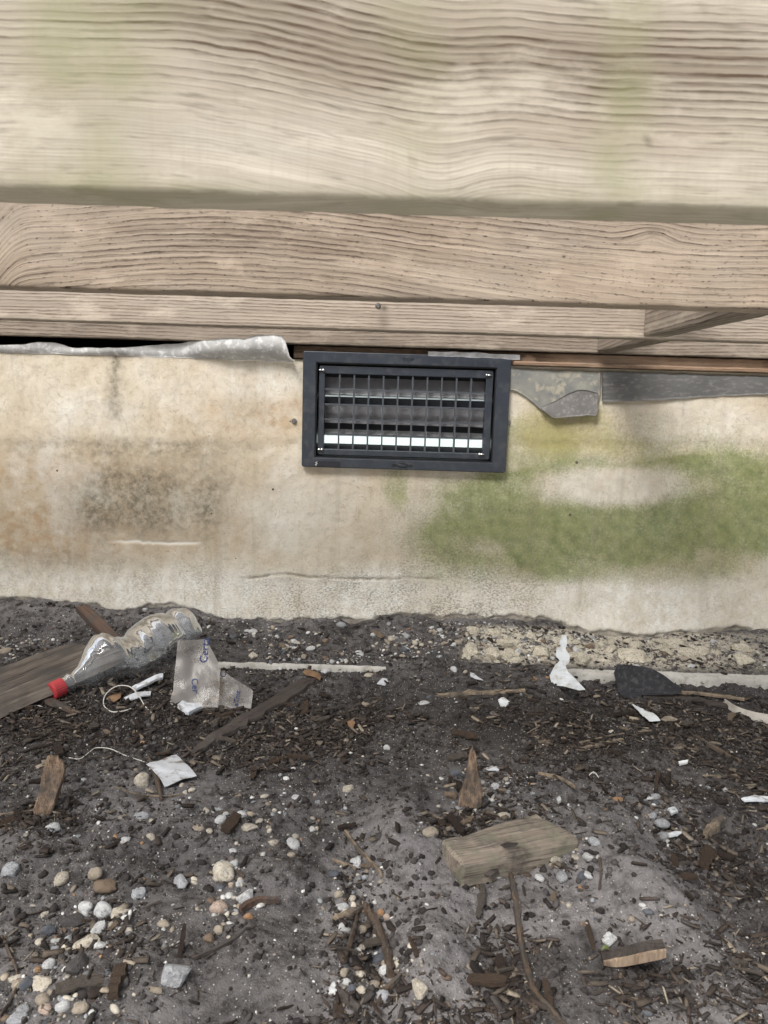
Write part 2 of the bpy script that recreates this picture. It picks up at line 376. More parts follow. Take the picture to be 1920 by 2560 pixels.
# ------------------------------------------------------------------ foundation wall
ZT = CAM[2] + .072
VC = P(1013, 1031, 0.0)                            # vent centre on the wall
VW, VH = .436, .243
def wall_mat():
    t = NT('stained_stucco'); p = t.pos()
    a = lambda n: t.attr(n).outputs['Fac']
    n1 = t.noise(p, 9, 5, .55); n2 = t.noise(p, 42, 5, .6); n3 = t.noise(p, 230, 4, .65)
    c = t.mix(t.ramp(n1, [(.3, 0), (.7, 1)]), (.52, .45, .345), (.62, .57, .475))
    c = t.mix(t.math('MULTIPLY', a('och'), t.ramp(n2, [(.36, .25), (.60, 1)])), c, (.43, .315, .20))
    c = t.mix(t.math('MULTIPLY', a('gry'), t.ramp(t.noise(p, 60, 6, .75), [(.34, .2), (.62, 1)])), c, (.16, .14, .10))
    c = t.mix(t.math('MULTIPLY', a('wht'), t.ramp(n2, [(.32, .35), (.6, 1)])), c, (.74, .73, .68))
    c = t.mix(t.math('MULTIPLY', t.ramp(t.noise(t.scale(p, (1, 1, .6)), 15, 6, .65, .5), [(.44, 0), (.68, 1)]), .40), c, (.42, .345, .24))
    c = t.mix(t.math('MULTIPLY', t.ramp(t.noise(t.scale(p, (1.2, 1, .8)), 6.5, 5, .6, .4), [(.50, 0), (.68, 1)]), .5), c, (.68, .66, .605))
    # algae: broken up into specks at its rim
    gf = t.math('ADD', a('grn'), t.math('MULTIPLY', t.math('SUBTRACT', t.noise(p, 190, 5, .85), .5), 1.9))
    gf = t.math('ADD', gf, t.math('MULTIPLY', t.math('SUBTRACT', t.noise(p, 22, 6, .7), .5), .75))
    gf = t.ramp(gf, [(.24, 0), (1.05, 1)])
    c = t.mix(t.math('MULTIPLY', gf, .84), c, t.mix(t.ramp(n2, [(.35, 0), (.65, 1)]), (.115, .160, .038), (.235, .275, .10)))
    yf = t.ramp(t.math('ADD', a('yel'), t.math('MULTIPLY', t.math('SUBTRACT', t.noise(p, 170, 4, .7), .5), 1.1)), [(.25, 0), (.8, 1)])
    c = t.mix(t.math('MULTIPLY', yf, .75), c, (.33, .30, .12))
    # trowel hairlines
    pw = t.n('VectorMath', {'operation': 'ADD'}); t.set(pw.inputs[0], p)
    nv = t.n('TexNoise', None, Vector=p, Scale=7, Detail=2); vm = t.n('VectorMath', {'operation': 'SCALE'}); t.set(vm.inputs[0], nv.outputs[1]); vm.inputs['Scale'].default_value = .25
    t.set(pw.inputs[1], vm.outputs[0])
    rd = t.math('ABSOLUTE', t.math('SUBTRACT', t.noise(t.scale(pw, (1, 1, 1.5)), 62, 3, .6, .6), .5))
    ln = t.math('MULTIPLY', t.ramp(rd, [(0, 1), (.022, 0)]), t.ramp(t.noise(p, 85, 3), [(.47, 0), (.60, 1)]))
    rd2 = t.math('ABSOLUTE', t.math('SUBTRACT', t.noise(t.scale(pw, (1.3, 1, 1)), 130, 3, .6, .8), .5))
    ln2 = t.math('MULTIPLY', t.ramp(rd2, [(0, 1), (.03, 0)]), t.ramp(t.noise(p, 60, 3), [(.45, 0), (.60, 1)]))
    lines = t.math('MAXIMUM', ln, t.math('MULTIPLY', ln2, .8))
    sp = t.ramp(t.noise(p, 380, 2, .6), [(.62, 0), (.74, 1)])
    pit = t.math('MULTIPLY', t.math('MULTIPLY', a('pit'), t.ramp(t.noise(p, 14, 4, .6), [(.36, .2), (.58, 1.0)])), t.ramp(t.noise(t.scale(p, (1, 1, 1.6)), 190, 4, .7), [(.47, 0), (.57, 1)]))
    c = t.mix(t.math('MULTIPLY', lines, .45), c, (.20, .165, .12))
    c = t.mix(t.math('MULTIPLY', sp, .14), c, (.22, .19, .14))
    c = t.mix(t.math('MULTIPLY', pit, .74), c, (.15, .14, .115))
    vo = t.n('TexVoronoi', None, Vector=p, Scale=17.0); vr = t.n('SeparateColor', None, Color=vo.outputs['Color']).outputs[0]
    c = t.mix(t.math('MULTIPLY', t.math('LESS_THAN', vo.outputs['Distance'], t.math('MULTIPLY', vr, .06)), t.math('GREATER_THAN', vr, .45)), c, (.11, .095, .075))
    dr = t.noise(t.scale(p, (26, 1, 1.6)), 1, 5, .6); c = t.mix(t.math('MULTIPLY', t.ramp(dr, [(.55, 0), (.70, 1)]), .30), c, (.30, .265, .195))
    c = t.mix(t.math('MULTIPLY', a('crk'), .8), c, (.22, .19, .14))
    c = t.mix(a('crw'), c, (.74, .71, .63))
    c = t.mix(t.math('MULTIPLY', a('soil'), t.ramp(n2, [(.3, .6), (.6, 1)])), c, (.13, .112, .092))
    h = t.math('SUBTRACT', t.math('ADD', t.math('MULTIPLY', n3, .5), t.math('MULTIPLY', t.noise(p, 90, 4, .6), .8)), t.math('MULTIPLY', lines, .5))
    h = t.math('SUBTRACT', h, t.math('MULTIPLY', pit, .5))
    t.bsdf(Base_Color=c, Roughness=.93, Specular_IOR_Level=.15, Normal=t.bump(h, .45, .0025))
    return t.m
M_wall = wall_mat()
wx = np.concatenate([np.linspace(-3.2, -1.02, 90, endpoint=False), np.linspace(-1.02, 1.02, 640), np.linspace(1.02, 3.2, 91)[1:]])
wz = np.linspace(-.14, ZT, 240)
WXg, WZg = np.meshgrid(wx, wz, indexing='ij'); X = WXg.ravel(); Z = WZg.ravel()
qx, qy = proj(X, 0 * X, Z)
def blob(cx, cy, sx, sy, n=1.0, sd=0):             # soft-edged patch at a place of the wall, its rim broken by noise
    k = n * .45 * fbm(X, Z, 9, 4, 80 + sd)
    d = np.sqrt(((qx - cx) / sx) ** 2 + ((qy - cy) / sy) ** 2) + k
    return 1 - sstep(.35, 1.35, d)
grn = np.clip(1.0 * blob(2180, 1290, 420, 120, .9, 73) + .17 * blob(1560, 1290, 600, 220, 1, 74) + .10 * blob(1000, 1230, 220, 90, 1, 75) + 1.0 * blob(1400, 1290, 330, 95, .9, 1) + 1.0 * blob(1760, 1270, 360, 115, .9, 2) + .34 * blob(1450, 1370, 460, 110, 1, 70) + .45 * blob(1330, 1130, 130, 130, 1, 71) + .30 * blob(1600, 1110, 300, 120, 1, 72) + .62 * blob(1250, 1235, 190, 60, 1, 3) + .62 * blob(1700, 1185, 200, 45, 1, 4) + .55 * blob(1480, 1190, 150, 40, 1, 5)
              + .55 * blob(990, 1215, 38, 65, .6, 6) + .30 * blob(1250, 1420, 250, 50, 1, 7) + .45 * blob(1130, 1340, 120, 80, 1, 8) + .30 * blob(1620, 1420, 380, 45, 1, 9) + .4 * blob(1880, 1180, 130, 90, 1, 10), 0, 1)
grn *= 1 - .97 * blob(1545, 1214, 225, 52, .8, 11)
grn += .35 * sstep(1.0, 1.3, X) * sstep(-.3, .3, fbm(X, Z, 2, 3, 12))
yel = np.clip(.62 * blob(1440, 1080, 150, 80, 1, 13) + .5 * blob(1350, 1060, 80, 90, 1, 14) + .42 * blob(1640, 1130, 130, 45, 1, 15) + .30 * blob(1480, 1010, 70, 50, 1, 16) + .28 * blob(760, 905, 70, 20, 1, 17), 0, 1)
och = np.clip(1.7 * (.34 * blob(560, 1060, 240, 75, 1, 20) + .30 * blob(720, 1030, 90, 50, 1, 21) + .34 * blob(350, 1180, 420, 60, 1, 22) + .42 * blob(230, 1330, 380, 85, 1, 23) + .30 * blob(780, 1250, 170, 120, 1, 24)
              + .26 * blob(60, 1250, 140, 160, 1, 25) + .22 * blob(1010, 1180, 120, 60, 1, 26) + .2 * blob(500, 950, 200, 60, 1, 27) + .22 * fbm(X, Z, 4, 3, 28)), 0, 1)
gry = np.clip(1.6 * (.66 * blob(285, 1255, 150, 95, .8, 30) + .55 * np.exp(-((qx - 292 - 8 * fbm(Z, X, 8, 2, 3)) / 20) ** 2) * (qy > 880) * (1 - sstep(1010, 1090, qy)) + .30 * blob(420, 1225, 200, 120, 1, 31) + .28 * blob(90, 1410, 330, 50, 1, 32)
              + .34 * blob(330, 1120, 420, 26, .8, 33) + .30 * np.exp(-((qx - 520) / 30) ** 2) * sstep(1180, 1230, qy) * (1 - sstep(1300, 1380, qy)) + .2 * blob(620, 1010, 60, 60, 1, 34)
              + .30 * np.exp(-((qy - 1450 - 8 * fbm(X, Z, 3, 2, 9)) / 16) ** 2) * sstep(560, 640, qx) * (1 - sstep(1060, 1160, qx))), 0, 1)
wht = np.clip(1.2 * (.85 * sstep(1395, 1470, qy + 25 * fbm(X, Z, 4, 3, 35) - .02 * (qx - 960)) * (.75 + .5 * fbm(X, Z, 5, 3, 36)) + .45 * blob(640, 950, 130, 70, 1, 37) + .35 * blob(230, 1030, 130, 60, 1, 38)
              + .45 * blob(720, 1260, 130, 110, 1, 39) + .4 * blob(1780, 1060, 170, 70, 1, 40) + .4 * blob(1530, 1222, 190, 45, 1, 41) + .30 * blob(1130, 1230, 150, 90, 1, 42)), 0, 1)
pit = np.clip(sstep(1360, 1470, qy + 40 * fbm(X, Z, 5, 3, 43)) * (.35 + .65 * np.exp(-((qx - 1000) / 420) ** 2)) * (1 - .6 * sstep(1300, 1500, qx)) + .35 * blob(1130, 1330, 200, 120, 1, 44) + .08, 0, 1)
crk_line = 1446 + .012 * (qx - 830) + 7 * fbm(qx / 100, 0 * qx, 2, 3, 50) - 10 * np.exp(-((qx - 720) / 60) ** 2)
crk = np.exp(-((qy - crk_line) / 2.6) ** 2) * sstep(590, 640, qx) * (1 - sstep(1060, 1120, qx)) * (.5 + .5 * (fbm(X, Z, 30, 2, 51) > -.15))
crw_line = 1357 + .03 * (qx - 400) + 5 * fbm(qx / 40, 0 * qx, 1.5, 3, 53)
crw = np.exp(-((qy - crw_line) / (3.4 * (.55 + .45 * sstep(270, 360, qx)))) ** 2) * sstep(260, 300, qx) * (1 - sstep(480, 515, qx))
zb = zbase(X); edge = zb + .005 + .011 * fbm(X, 0 * X, 30, 5, 55, .6) + .004 * fbm(X, 0 * X, 9, 2, 56)
below = 1 - sstep(-.0015, .0015, Z - edge)
soil = np.clip(.8 * (1 - sstep(-.006, .004 + .010 * (fbm(X, 0 * X, 12, 3, 57) + .3), Z - edge)), 0, 1)
# mortar courses of the blocks behind telegraph faintly through the stucco
Yw = -.0016 * fbm(X, Z, 3, 3, 60) - .0013 * fbm(X, Z, 12, 4, 61) - .0006 * fbm(X, Z, 55, 3, 62) + .0012 * np.exp(-((qy - 1115) / 14) ** 2) + .0012 * np.exp(-((qx - 292) / 18) ** 2)
Yw += .003 * crk + .0016 * crw + below * (.004 + .004 * fbm(X, Z, 40, 3, 64)) - .002 * sstep(.0, .02, crk_line / 1000 - qy / 1000) * 0
ins = (np.abs(X - VC[0]) < VW / 2 - .024) & (np.abs(Z - VC[2]) < VH / 2 - .017)   # hole behind the vent
V = np.stack([X, Yw, Z], -1); nx, nz = len(wx), len(wz)
Fq = grid_faces(nx, nz); hole = ins[Fq].all(1); Fq = Fq[~hole][:, ::-1]
Fq = Fq[:, ::-1]
me = mesh('stucco_face', V, Fq, M_wall, True, dict(grn=grn, yel=yel, och=och, gry=gry, wht=wht, pit=pit, crk=crk, crw=crw, soil=soil))
bm = bmesh.new(); bm.from_mesh(me)
if sum(f.normal.y for f in list(bm.faces)[:200]) > 0: bmesh.ops.reverse_faces(bm, faces=bm.faces[:])
bm.to_mesh(me); bm.free()
wall = empty('foundation_wall', (0, 0, 0))
tag(wall, 'stained stucco foundation wall with green algae patches', 'wall')
link('stucco_face', me, wall)
M_conc = plain_mat('grey_concrete', (.40, .38, .33), (.27, .25, .21), 25, .9, .5, .002, .15, c3=(.16, .15, .13))
M_dark = plain_mat('dark_crawl_space', (.03, .027, .024), (.05, .045, .04), 8, .95, .2)
def boxobj(name, a, mat, parent=None, bev=0):
    bm = bmesh.new(); box_bm(bm, *a, bev); return link(name, bm_mesh(name, bm, mat), parent)
hx0, hx1, hz0, hz1 = VC[0] - VW / 2 + .026, VC[0] + VW / 2 - .026, VC[2] - VH / 2 + .018, VC[2] + VH / 2 - .018
# masonry core round the vent opening
boxobj('block_core', (-3.2, hx0, .016, .2, -.5, ZT - .001), M_conc, wall); boxobj('block_core', (hx1, 3.2, .016, .2, -.5, ZT - .001), M_conc, wall)
boxobj('block_core', (hx0 + .0005, hx1 - .0005, .0165, .2, -.5, hz0), M_conc, wall)
boxobj('block_core', (hx0 + .0005, hx1 - .0005, .0165, .2, hz1, ZT - .0015), M_conc, wall)
# the house over the foundation (above and behind the ledger, out of frame)
house = empty('house', (0, .2, ZJ)); tag(house, 'house body above the foundation wall behind the ledger board', 'house')
hp = lambda *a: boxobj(*a[:1], a[1], a[2], house)
M_side = plain_mat('siding_paint', (.55, .54, .50), (.50, .49, .45), 6, .7, .1)
for o in (hp('floor_framing', (-3.2, 3.2, -.16, 3.8, .03, .25), M_dark), hp('crawl_back', (-3.2, 3.2, 3.8, 3.9, -1.1, .25), M_dark),
          hp('crawl_side', (-3.3, -3.2, -.15, 3.9, -1.1, .25), M_dark), hp('crawl_side', (3.2, 3.3, -.15, 3.9, -1.1, .25), M_dark), hp('crawl_floor', (-3.2, 3.2, .0, 3.8, -1.2, -.9), M_dark)): pass
for k in range(12):
    bm = bmesh.new(); z = .19 + k * .18
    vs = [bm.verts.new(c) for c in ((-3.3, -.19, z), (3.3, -.19, z), (3.3, -.175, z), (-3.3, -.175, z), (-3.3, -.178, z + .185), (3.3, -.178, z + .185), (3.3, -.17, z + .185), (-3.3, -.17, z + .185))]
    for q in ((0, 1, 5, 4), (3, 7, 6, 2), (0, 3, 2, 1), (4, 5, 6, 7), (0, 4, 7, 3), (1, 2, 6, 5)): bm.faces.new([vs[i] for i in q])
    link('siding_board', bm_mesh('siding_board', bm, M_side), house)
hp('wall_body', (-3.3, 3.3, -.165, 3.9, .255, 2.6), M_side)
# sill plate: present from the vent to the right; on the left it is missing and the gap is dark
sx0 = P(735, 895, 0)[0]
def gs(X, Z, Y): return (Z - ZT) * .8 + .004 * fbm(X, Z, 2, 2, 91) + Y * .5
o = beam('sill_plate', sx0, 3.2, -.006, .08, ZT + .0015, ZJ - ZT - .0035 + .002 + .026 - .028 , W_S, gs, lambda X, Z, Y: .6 + .4 * fbm(X, Z, 6, 2, 92), None,
         lambda X, Z, Y: np.clip(.8 * np.exp(-((X - P(1330, 905, 0)[0]) / .05) ** 2) * (fbm(X, Z, 15, 3, 93) > -.2) + .9 * (1 - sstep(P(1230, 890, 0)[0], P(1330, 890, 0)[0], X)) + .5 * np.exp(-((X - 1.0) / .3) ** 2) * (Z > ZT + .008) * (fbm(X, Z, 8, 3, 94) > 0), 0, 1), n=500)
tag(o, 'orange brown sill plate lying on top of the stucco wall under the ledger', 'sill plate')
o = beam('sill_lip', P(1282, 915, 0)[0], 3.2, -.0145, .008, ZT + .0008, .009, W_S, gs, None, None, None, n=300, nz=6); o['label'] = 'pale split lower lip of the sill plate'
o.parent = bpy.data.objects['sill_plate']

# ------------------------------------------------------------------ metal and membrane flashing
M_zinc = plain_mat('weathered_zinc', (.56, .56, .55), (.38, .385, .385), 34, .65, .5, .001, .5, .15, c3=(.70, .70, .70), sc3=70)
M_lead = plain_mat('grey_membrane', (.095, .096, .096), (.15, .15, .148), 18, .62, .5, .0015, .35, 0, c3=(.19, .187, .18), sc3=160, stretch=(.4, 1, 1))
M_lead2 = plain_mat('stained_membrane', (.25, .25, .22), (.15, .155, .155), 26, .7, .6, .0015, .3, 0, c3=(.33, .31, .25), sc3=60)
M_torn = plain_mat('torn_dark_membrane', (.115, .11, .105), (.155, .15, .145), 30, .7, .5, .001, .3, c3=(.21, .205, .195), sc3=120)
def sheet(name, top, bot, Yfn, mat, th=.0012, n=160, m=14, rag=2.0):
    xs = np.linspace(max(top[0][0], bot[0][0]), min(top[-1][0], bot[-1][0]), n)
    T = np.interp(xs, *zip(*top)) + rag * fbm(xs / 20, 0 * xs, 1, 3, 101); B = np.interp(xs, *zip(*bot)) + rag * .8 * fbm(xs / 20, 0 * xs, 1, 3, 105)
    s = np.linspace(0, 1, m); PX = np.repeat(xs, m); PY = (T[:, None] * s + B[:, None] * (1 - s)).ravel(); S = np.tile(s, n)
    V = P(PX, PY, 0 * PX + Yfn(PX, S)); Fq = grid_faces(n, m)
    V2 = V + np.array([0, th, 0])
    b = np.concatenate([np.arange(m), np.arange(1, n) * m + m - 1, (n - 1) * m + np.arange(m - 2, -1, -1), np.arange(n - 2, 0, -1) * m])
    N = n * m; side = np.stack([b, np.roll(b, -1), np.roll(b, -1) + N, b + N], -1)
    return link(name, mesh(name, np.vstack([V, V2]), np.vstack([Fq[:, ::-1], Fq + N, side]), mat, False))
o = sheet('metal_flashing', [(-900, 850), (-400, 856), (0, 862), (60, 860), (95, 854), (140, 858), (180, 868), (240, 870), (330, 867), (430, 860), (500, 851), (560, 846), (598, 846), (606, 850), (640, 840), (680, 835), (705, 840), (718, 858), (715, 880), (734, 902)],
          [(-900, 852), (0, 881), (300, 889), (735, 905)], lambda x, s: -.002 - (.006 + .030 * sstep(430, 620, x)) * (1 - (1 - s) ** 3) - .004 * s * np.sin(x / 37.) , M_zinc, rag=2.5)
tag(o, 'bent mottled grey metal flashing curling up beside the vent', 'flashing')
o = sheet('membrane_flashing', [(1505, 928), (1700, 934), (1920, 941), (2700, 965)], [(1505, 1003), (1530, 1004), (1640, 1000), (1700, 997), (1800, 990), (1920, 985), (2700, 990)], lambda x, s: -.005 - .006 * s - .002 * np.sin(x / 60.), M_lead)
tag(o, 'long dark grey membrane strip hanging below the sill plate', 'flashing')
o = sheet('membrane_flashing', [(1272, 921), (1400, 926), (1500, 929)], [(1272, 972), (1290, 976), (1310, 988), (1335, 1008), (1350, 1022), (1384, 1045), (1420, 1041), (1470, 1037), (1488, 1040), (1500, 985)], lambda x, s: -.006 - .004 * s, M_lead2, n=90)
tag(o, 'mottled blue grey membrane patch at the upper right of the vent', 'flashing')
o = sheet('membrane_flap', [(1352, 1020), (1380, 1006), (1420, 985), (1445, 975), (1470, 975), (1494, 982)], [(1352, 1022), (1384, 1046), (1420, 1042), (1470, 1038), (1490, 1041), (1494, 1030)], lambda x, s: -.0095 - .006 * (1 - s), M_torn, n=50)
o.parent = bpy.data.objects['membrane_flashing.001']; o['label'] = 'darker folded lower flap of the patch'
o = sheet('metal_flashing', [(1070, 878), (1180, 880), (1300, 888)], [(1070, 889), (1180, 893), (1300, 899)], lambda x, s: -.026 - .006 * s, plain_mat('bright_zinc', (.72, .74, .77), (.40, .41, .43), 40, .4, .2, .001, .5, .3), n=60)
tag(o, 'shiny silver metal strip just above the black vent', 'flashing')

# ------------------------------------------------------------------ vent
M_vent = plain_mat('charcoal_plastic', (.017, .023, .034), (.025, .032, .044), 30, .40, .12, .0004, .45, c3=(.040, .045, .054), sc3=55)
M_bar = plain_mat('grille_plastic', (.050, .058, .070), (.062, .070, .084), 90, .4, .1, .0004, .45)
M_vin = plain_mat('black_plastic', (.012, .013, .016), (.018, .019, .023), 90, .45, .1, .0004, .4)
M_blade = plain_mat('grey_louver', (.46, .46, .49), (.55, .55, .58), 90, .5, .1)
M_bladeL = plain_mat('silver_louver', (.80, .84, .86), (.68, .72, .75), 200, .4, .1, .0004, .5, 0)
t = NT('added_glow'); e = t.n('Emission', None, Color=(.88, 1.0, .95), Strength=.95); t.t.links.new(e.outputs[0], t.out.inputs[0]); M_glow = t.m  # emission added for bright bands whose source is unknown
t = NT('dim_added_glow'); e = t.n('Emission', None, Color=(.85, .95, .95), Strength=.42); t.t.links.new(e.outputs[0], t.out.inputs[0]); M_glow_dim = t.m
t = NT('insect_screen'); p = t.pos(); sx = t.n('SeparateXYZ', None, Vector=p)
fx = t.math('LESS_THAN', t.math('FRACT', t.math('MULTIPLY', sx.outputs[0], 620)), .27); fz = t.math('LESS_THAN', t.math('FRACT', t.math('MULTIPLY', sx.outputs[2], 620)), .27)
d = t.n('BsdfDiffuse', None, Color=(.035, .037, .042)); tr = t.n('BsdfTransparent'); mx = t.n('MixShader'); t.set(mx.inputs[0], t.math('MAXIMUM', fx, fz)); t.set(mx.inputs[1], tr); t.set(mx.inputs[2], d); t.t.links.new(mx.outputs[0], t.out.inputs[0]); M_scr = t.m
vent = empty('foundation_vent', tuple(VC)); tag(vent, 'black plastic louvred foundation vent set in the stucco wall', 'vent')
def ring(name, o4, i4, y0, y1, mat, bev=.0015):      # rectangular frame (x0,x1,z0,z1), front y0, back y1
    bm = bmesh.new(); L = []
    for (x0, x1, z0, z1), y in ((o4, y0), (i4, y0), (i4, y1), (o4, y1)):
        L.append([bm.verts.new(c) for c in ((x0, y, z0), (x1, y, z0), (x1, y, z1), (x0, y, z1))])
    for a in range(4):
        b = (a + 1) % 4
        for k in range(4): bm.faces.new((L[a][k], L[a][(k + 1) % 4], L[b][(k + 1) % 4], L[b][k]))
    bmesh.ops.recalc_face_normals(bm, faces=bm.faces[:])
    vert = [e for e in bm.edges if abs(e.verts[0].co.y - e.verts[1].co.y) > 1e-6 and e.verts[0] in L[0] + L[3]]
    bmesh.ops.bevel(bm, geom=vert, offset=.005, segments=4, affect='EDGES', profile=.5)
    fe = [e for e in bm.edges if abs(e.verts[0].co.y - y0) < 1e-6 and abs(e.verts[1].co.y - y0) < 1e-6 and e.calc_face_angle(0) > .5]
    bmesh.ops.bevel(bm, geom=fe, offset=bev, segments=2, affect='EDGES', profile=.5)
    return link(name, bm_mesh(name, bm, mat), vent)
hw, hh = VW / 2, VH / 2
U = lambda u: -hw + u * VW
Vv = lambda v: hh - v * VH
I1 = (U(.064), U(.934), Vv(.916), Vv(.094)); I2 = (I1[0] + .006, I1[1] - .006, I1[2] + .006, I1[3] - .006)
ring('flange', (-hw, hw, -hh, hh), I1, -.013, -.0035, M_vent)
ring('recess_wall', (I1[0] - .001, I1[1] + .001, I1[2] - .001, I1[3] + .001), (I1[0] + .0025, I1[1] - .0025, I1[2] + .0025, I1[3] - .0025), -.0095, .10, M_vin, .0006)
I3 = (U(.106), U(.886), Vv(.842), Vv(.186))
ring('grille_frame', I2, I3, -.006, .012, M_vent, .0012)
nc, nr = 11, 5
for k in range(1, nc):
    x = I3[0] + (I3[1] - I3[0]) * k / nc; bm = bmesh.new(); box_bm(bm, x - .0017, x + .0017, -.004, .006, I3[2] - .001, I3[3] + .001); link('grille_bar', bm_mesh('grille_bar', bm, M_bar), vent)
for k in range(1, nr):
    z = I3[2] + (I3[3] - I3[2]) * k / nr; bm = bmesh.new(); box_bm(bm, I3[0] - .001, I3[1] + .001, -.0037, .0055, z - .0016, z + .0016); link('grille_bar', bm_mesh('grille_bar', bm, M_bar), vent)
bm = bmesh.new(); vs = [bm.verts.new(c) for c in ((I3[0] - .003, .0125, I3[2] - .003), (I3[1] + .003, .0125, I3[2] - .003), (I3[1] + .003, .0125, I3[3] + .003), (I3[0] - .003, .0125, I3[3] + .003))]; bm.faces.new(vs); link('insect_screen', bm_mesh('insect_screen', bm, M_scr), vent)
zr = lambda c: Vv((c - 118) / 766.)                 # rows read off the photograph
def blade(name, c0, c1, y0, y1, mat):
    bm = bmesh.new(); za, zb_ = zr(c0), zr(c1); x0, x1 = I3[0] - .008, I3[1] + .008
    vs = [bm.verts.new(c) for c in ((x0, y1, za), (x1, y1, za), (x1, y0, zb_), (x0, y0, zb_), (x0, y1 + .003, za), (x1, y1 + .003, za), (x1, y0 + .003, zb_), (x0, y0 + .003, zb_))]
    for q in ((0, 3, 2, 1), (4, 5, 6, 7), (0, 1, 5, 4), (3, 7, 6, 2), (0, 4, 7, 3), (1, 2, 6, 5)): bm.faces.new([vs[i] for i in q])
    link(name, bm_mesh(name, bm, mat), vent)
blade('louver_blade', 280, 382, .019, .024, M_blade); blade('louver_blade', 468, 588, .018, .024, M_blade)
blade('louver_edge', 384, 399, .014, .018, M_bladeL); blade('louver_edge', 630, 672, .015, .019, M_bladeL)
blade('glow_strip', 401, 411, .046, .047, M_glow_dim); blade('glow_strip', 674, 732, .046, .047, M_glow)  # glowing strips added behind the louvres
blade('louver_blade', 736, 800, .034, .05, M_vin); blade('louver_blade', 416, 466, .05, .056, M_vin); blade('louver_blade', 590, 628, .05, .056, M_vin)
bm = bmesh.new(); box_bm(bm, I1[0], I1[1], .098, .102, I1[2], I1[3]); link('inner_back', bm_mesh('inner_back', bm, M_vin), vent)
M_chr = plain_mat('bright_pin_metal', (.7, .7, .7), (.5, .5, .5), 200, .22, .05, .0004, .5, 1)
for u, v in ((.088, .158), (.902, .158), (.088, .845), (.885, .845)):
    V_, F_ = tube([(U(u) - .006, -.0085, Vv(v)), (U(u) - .001, -.0085, Vv(v)), (U(u) + .004, -.0085, Vv(v) - .0003)], .0022, 10); pin = link('pin', mesh('pin', V_, F_, M_chr, True), vent)
    bm = bmesh.new(); bmesh.ops.create_icosphere(bm, subdivisions=2, radius=.0036, matrix=Matrix.Translation((U(u) + (.0045 if u < .5 else -.0065), -.0085, Vv(v)))); link('pin_head', bm_mesh('pin_head', bm, M_chr, True), pin)
def text_mesh(s, size, mat, ext=.0003):
    cu = bpy.data.curves.new('lettering', 'FONT'); cu.body = s; cu.size = size; cu.align_x = 'CENTER'; cu.align_y = 'CENTER'; cu.extrude = ext; cu.resolution_u = 3
    ob = bpy.data.objects.new('lettering', cu); COL.objects.link(ob); bpy.context.view_layer.update()
    me = bpy.data.meshes.new_from_object(ob.evaluated_get(bpy.context.evaluated_depsgraph_get())); bpy.data.objects.remove(ob); me.materials.clear(); me.materials.append(mat); return me
M_emb = plain_mat('embossed_black', (.008, .008, .010), (.010, .010, .012), 90, .35, .05)
o = link('lettering', text_mesh('TOP', .0105, M_emb), vent); o.rotation_euler = (R(90), 0, 0); o.location = (U(.505), -.0132, Vv(.050)); o.scale = (1.25, .85, 1)
em = bmesh.new()
def oval(bm, a, b, wd, y):
    n = 40; o1 = [bm.verts.new((a * math.cos(2 * math.pi * k / n), y, b * math.sin(2 * math.pi * k / n))) for k in range(n)]; o2 = [bm.verts.new(((a - wd) * math.cos(2 * math.pi * k / n), y - .0004, (b - wd) * math.sin(2 * math.pi * k / n))) for k in range(n)]
    for k in range(n): bm.faces.new((o1[k], o1[(k + 1) % n], o2[(k + 1) % n], o2[k]))
oval(em, .0125, .0055, .0012, 0); oval(em, .0095, .0033, .0008, 0)
box_bm(em, -.0225, -.0135, -.0006, .0008, .0012, .0026); box_bm(em, -.0215, -.0145, -.0006, .0008, -.0018, -.0004); box_bm(em, .0135, .0225, -.0006, .0008, .0012, .0026); box_bm(em, .0145, .0215, -.0006, .0008, -.0018, -.0004)
o = link('emblem', bm_mesh('emblem', em, M_emb), vent); o.location = (U(.495), -.0136, Vv(.963))
o = boxobj('sticker', (U(.066), U(.19), -.0140, -.0131, Vv(.988), Vv(.945)), plain_mat('glossy_sticker', (.012, .013, .018), (.02, .02, .03), 200, .12, .05), vent)
sq = smooth_path([(U(.078), -.0145, Vv(.952)), (U(.069), -.0145, Vv(.96)), (U(.078), -.0145, Vv(.968)), (U(.068), -.0145, Vv(.978)), (U(.075), -.0145, Vv(.985))], 5)
V_, F_ = tube(sq, .0006, 5); link('sticker_mark', mesh('sticker_mark', V_, F_, plain_mat('pale_print', (.75, .75, .72), (.6, .6, .6), 200, .5, .05), True), o)
for px, py, dsc in ((735, 1053, 'left'), (1271, 1057, 'right')):
    c = P(px, py, 0); bm = bmesh.new()
    bmesh.ops.create_cone(bm, cap_ends=True, segments=14, radius1=.006, radius2=.0045, depth=.004, matrix=Matrix.Rotation(R(90), 4, 'X'))
    for v in bm.verts:
        if v.co.y < 0 and abs(v.co.x) < .001: v.co.y += .001
    box_bm(bm, -.0045, .0045, -.0026, -.0019, -.0007, .0007)
    o = link('anchor_screw', bm_mesh('anchor_screw', bm, M_screw)); o.location = (c[0], -.001, c[2]); o.rotation_euler = (0, R(35 if px < 1000 else -20), 0)
    tag(o, 'small grey screw head in the wall beside the %s edge of the vent' % ('metal flashing side' if px < 1000 else 'green stained'), 'screw')

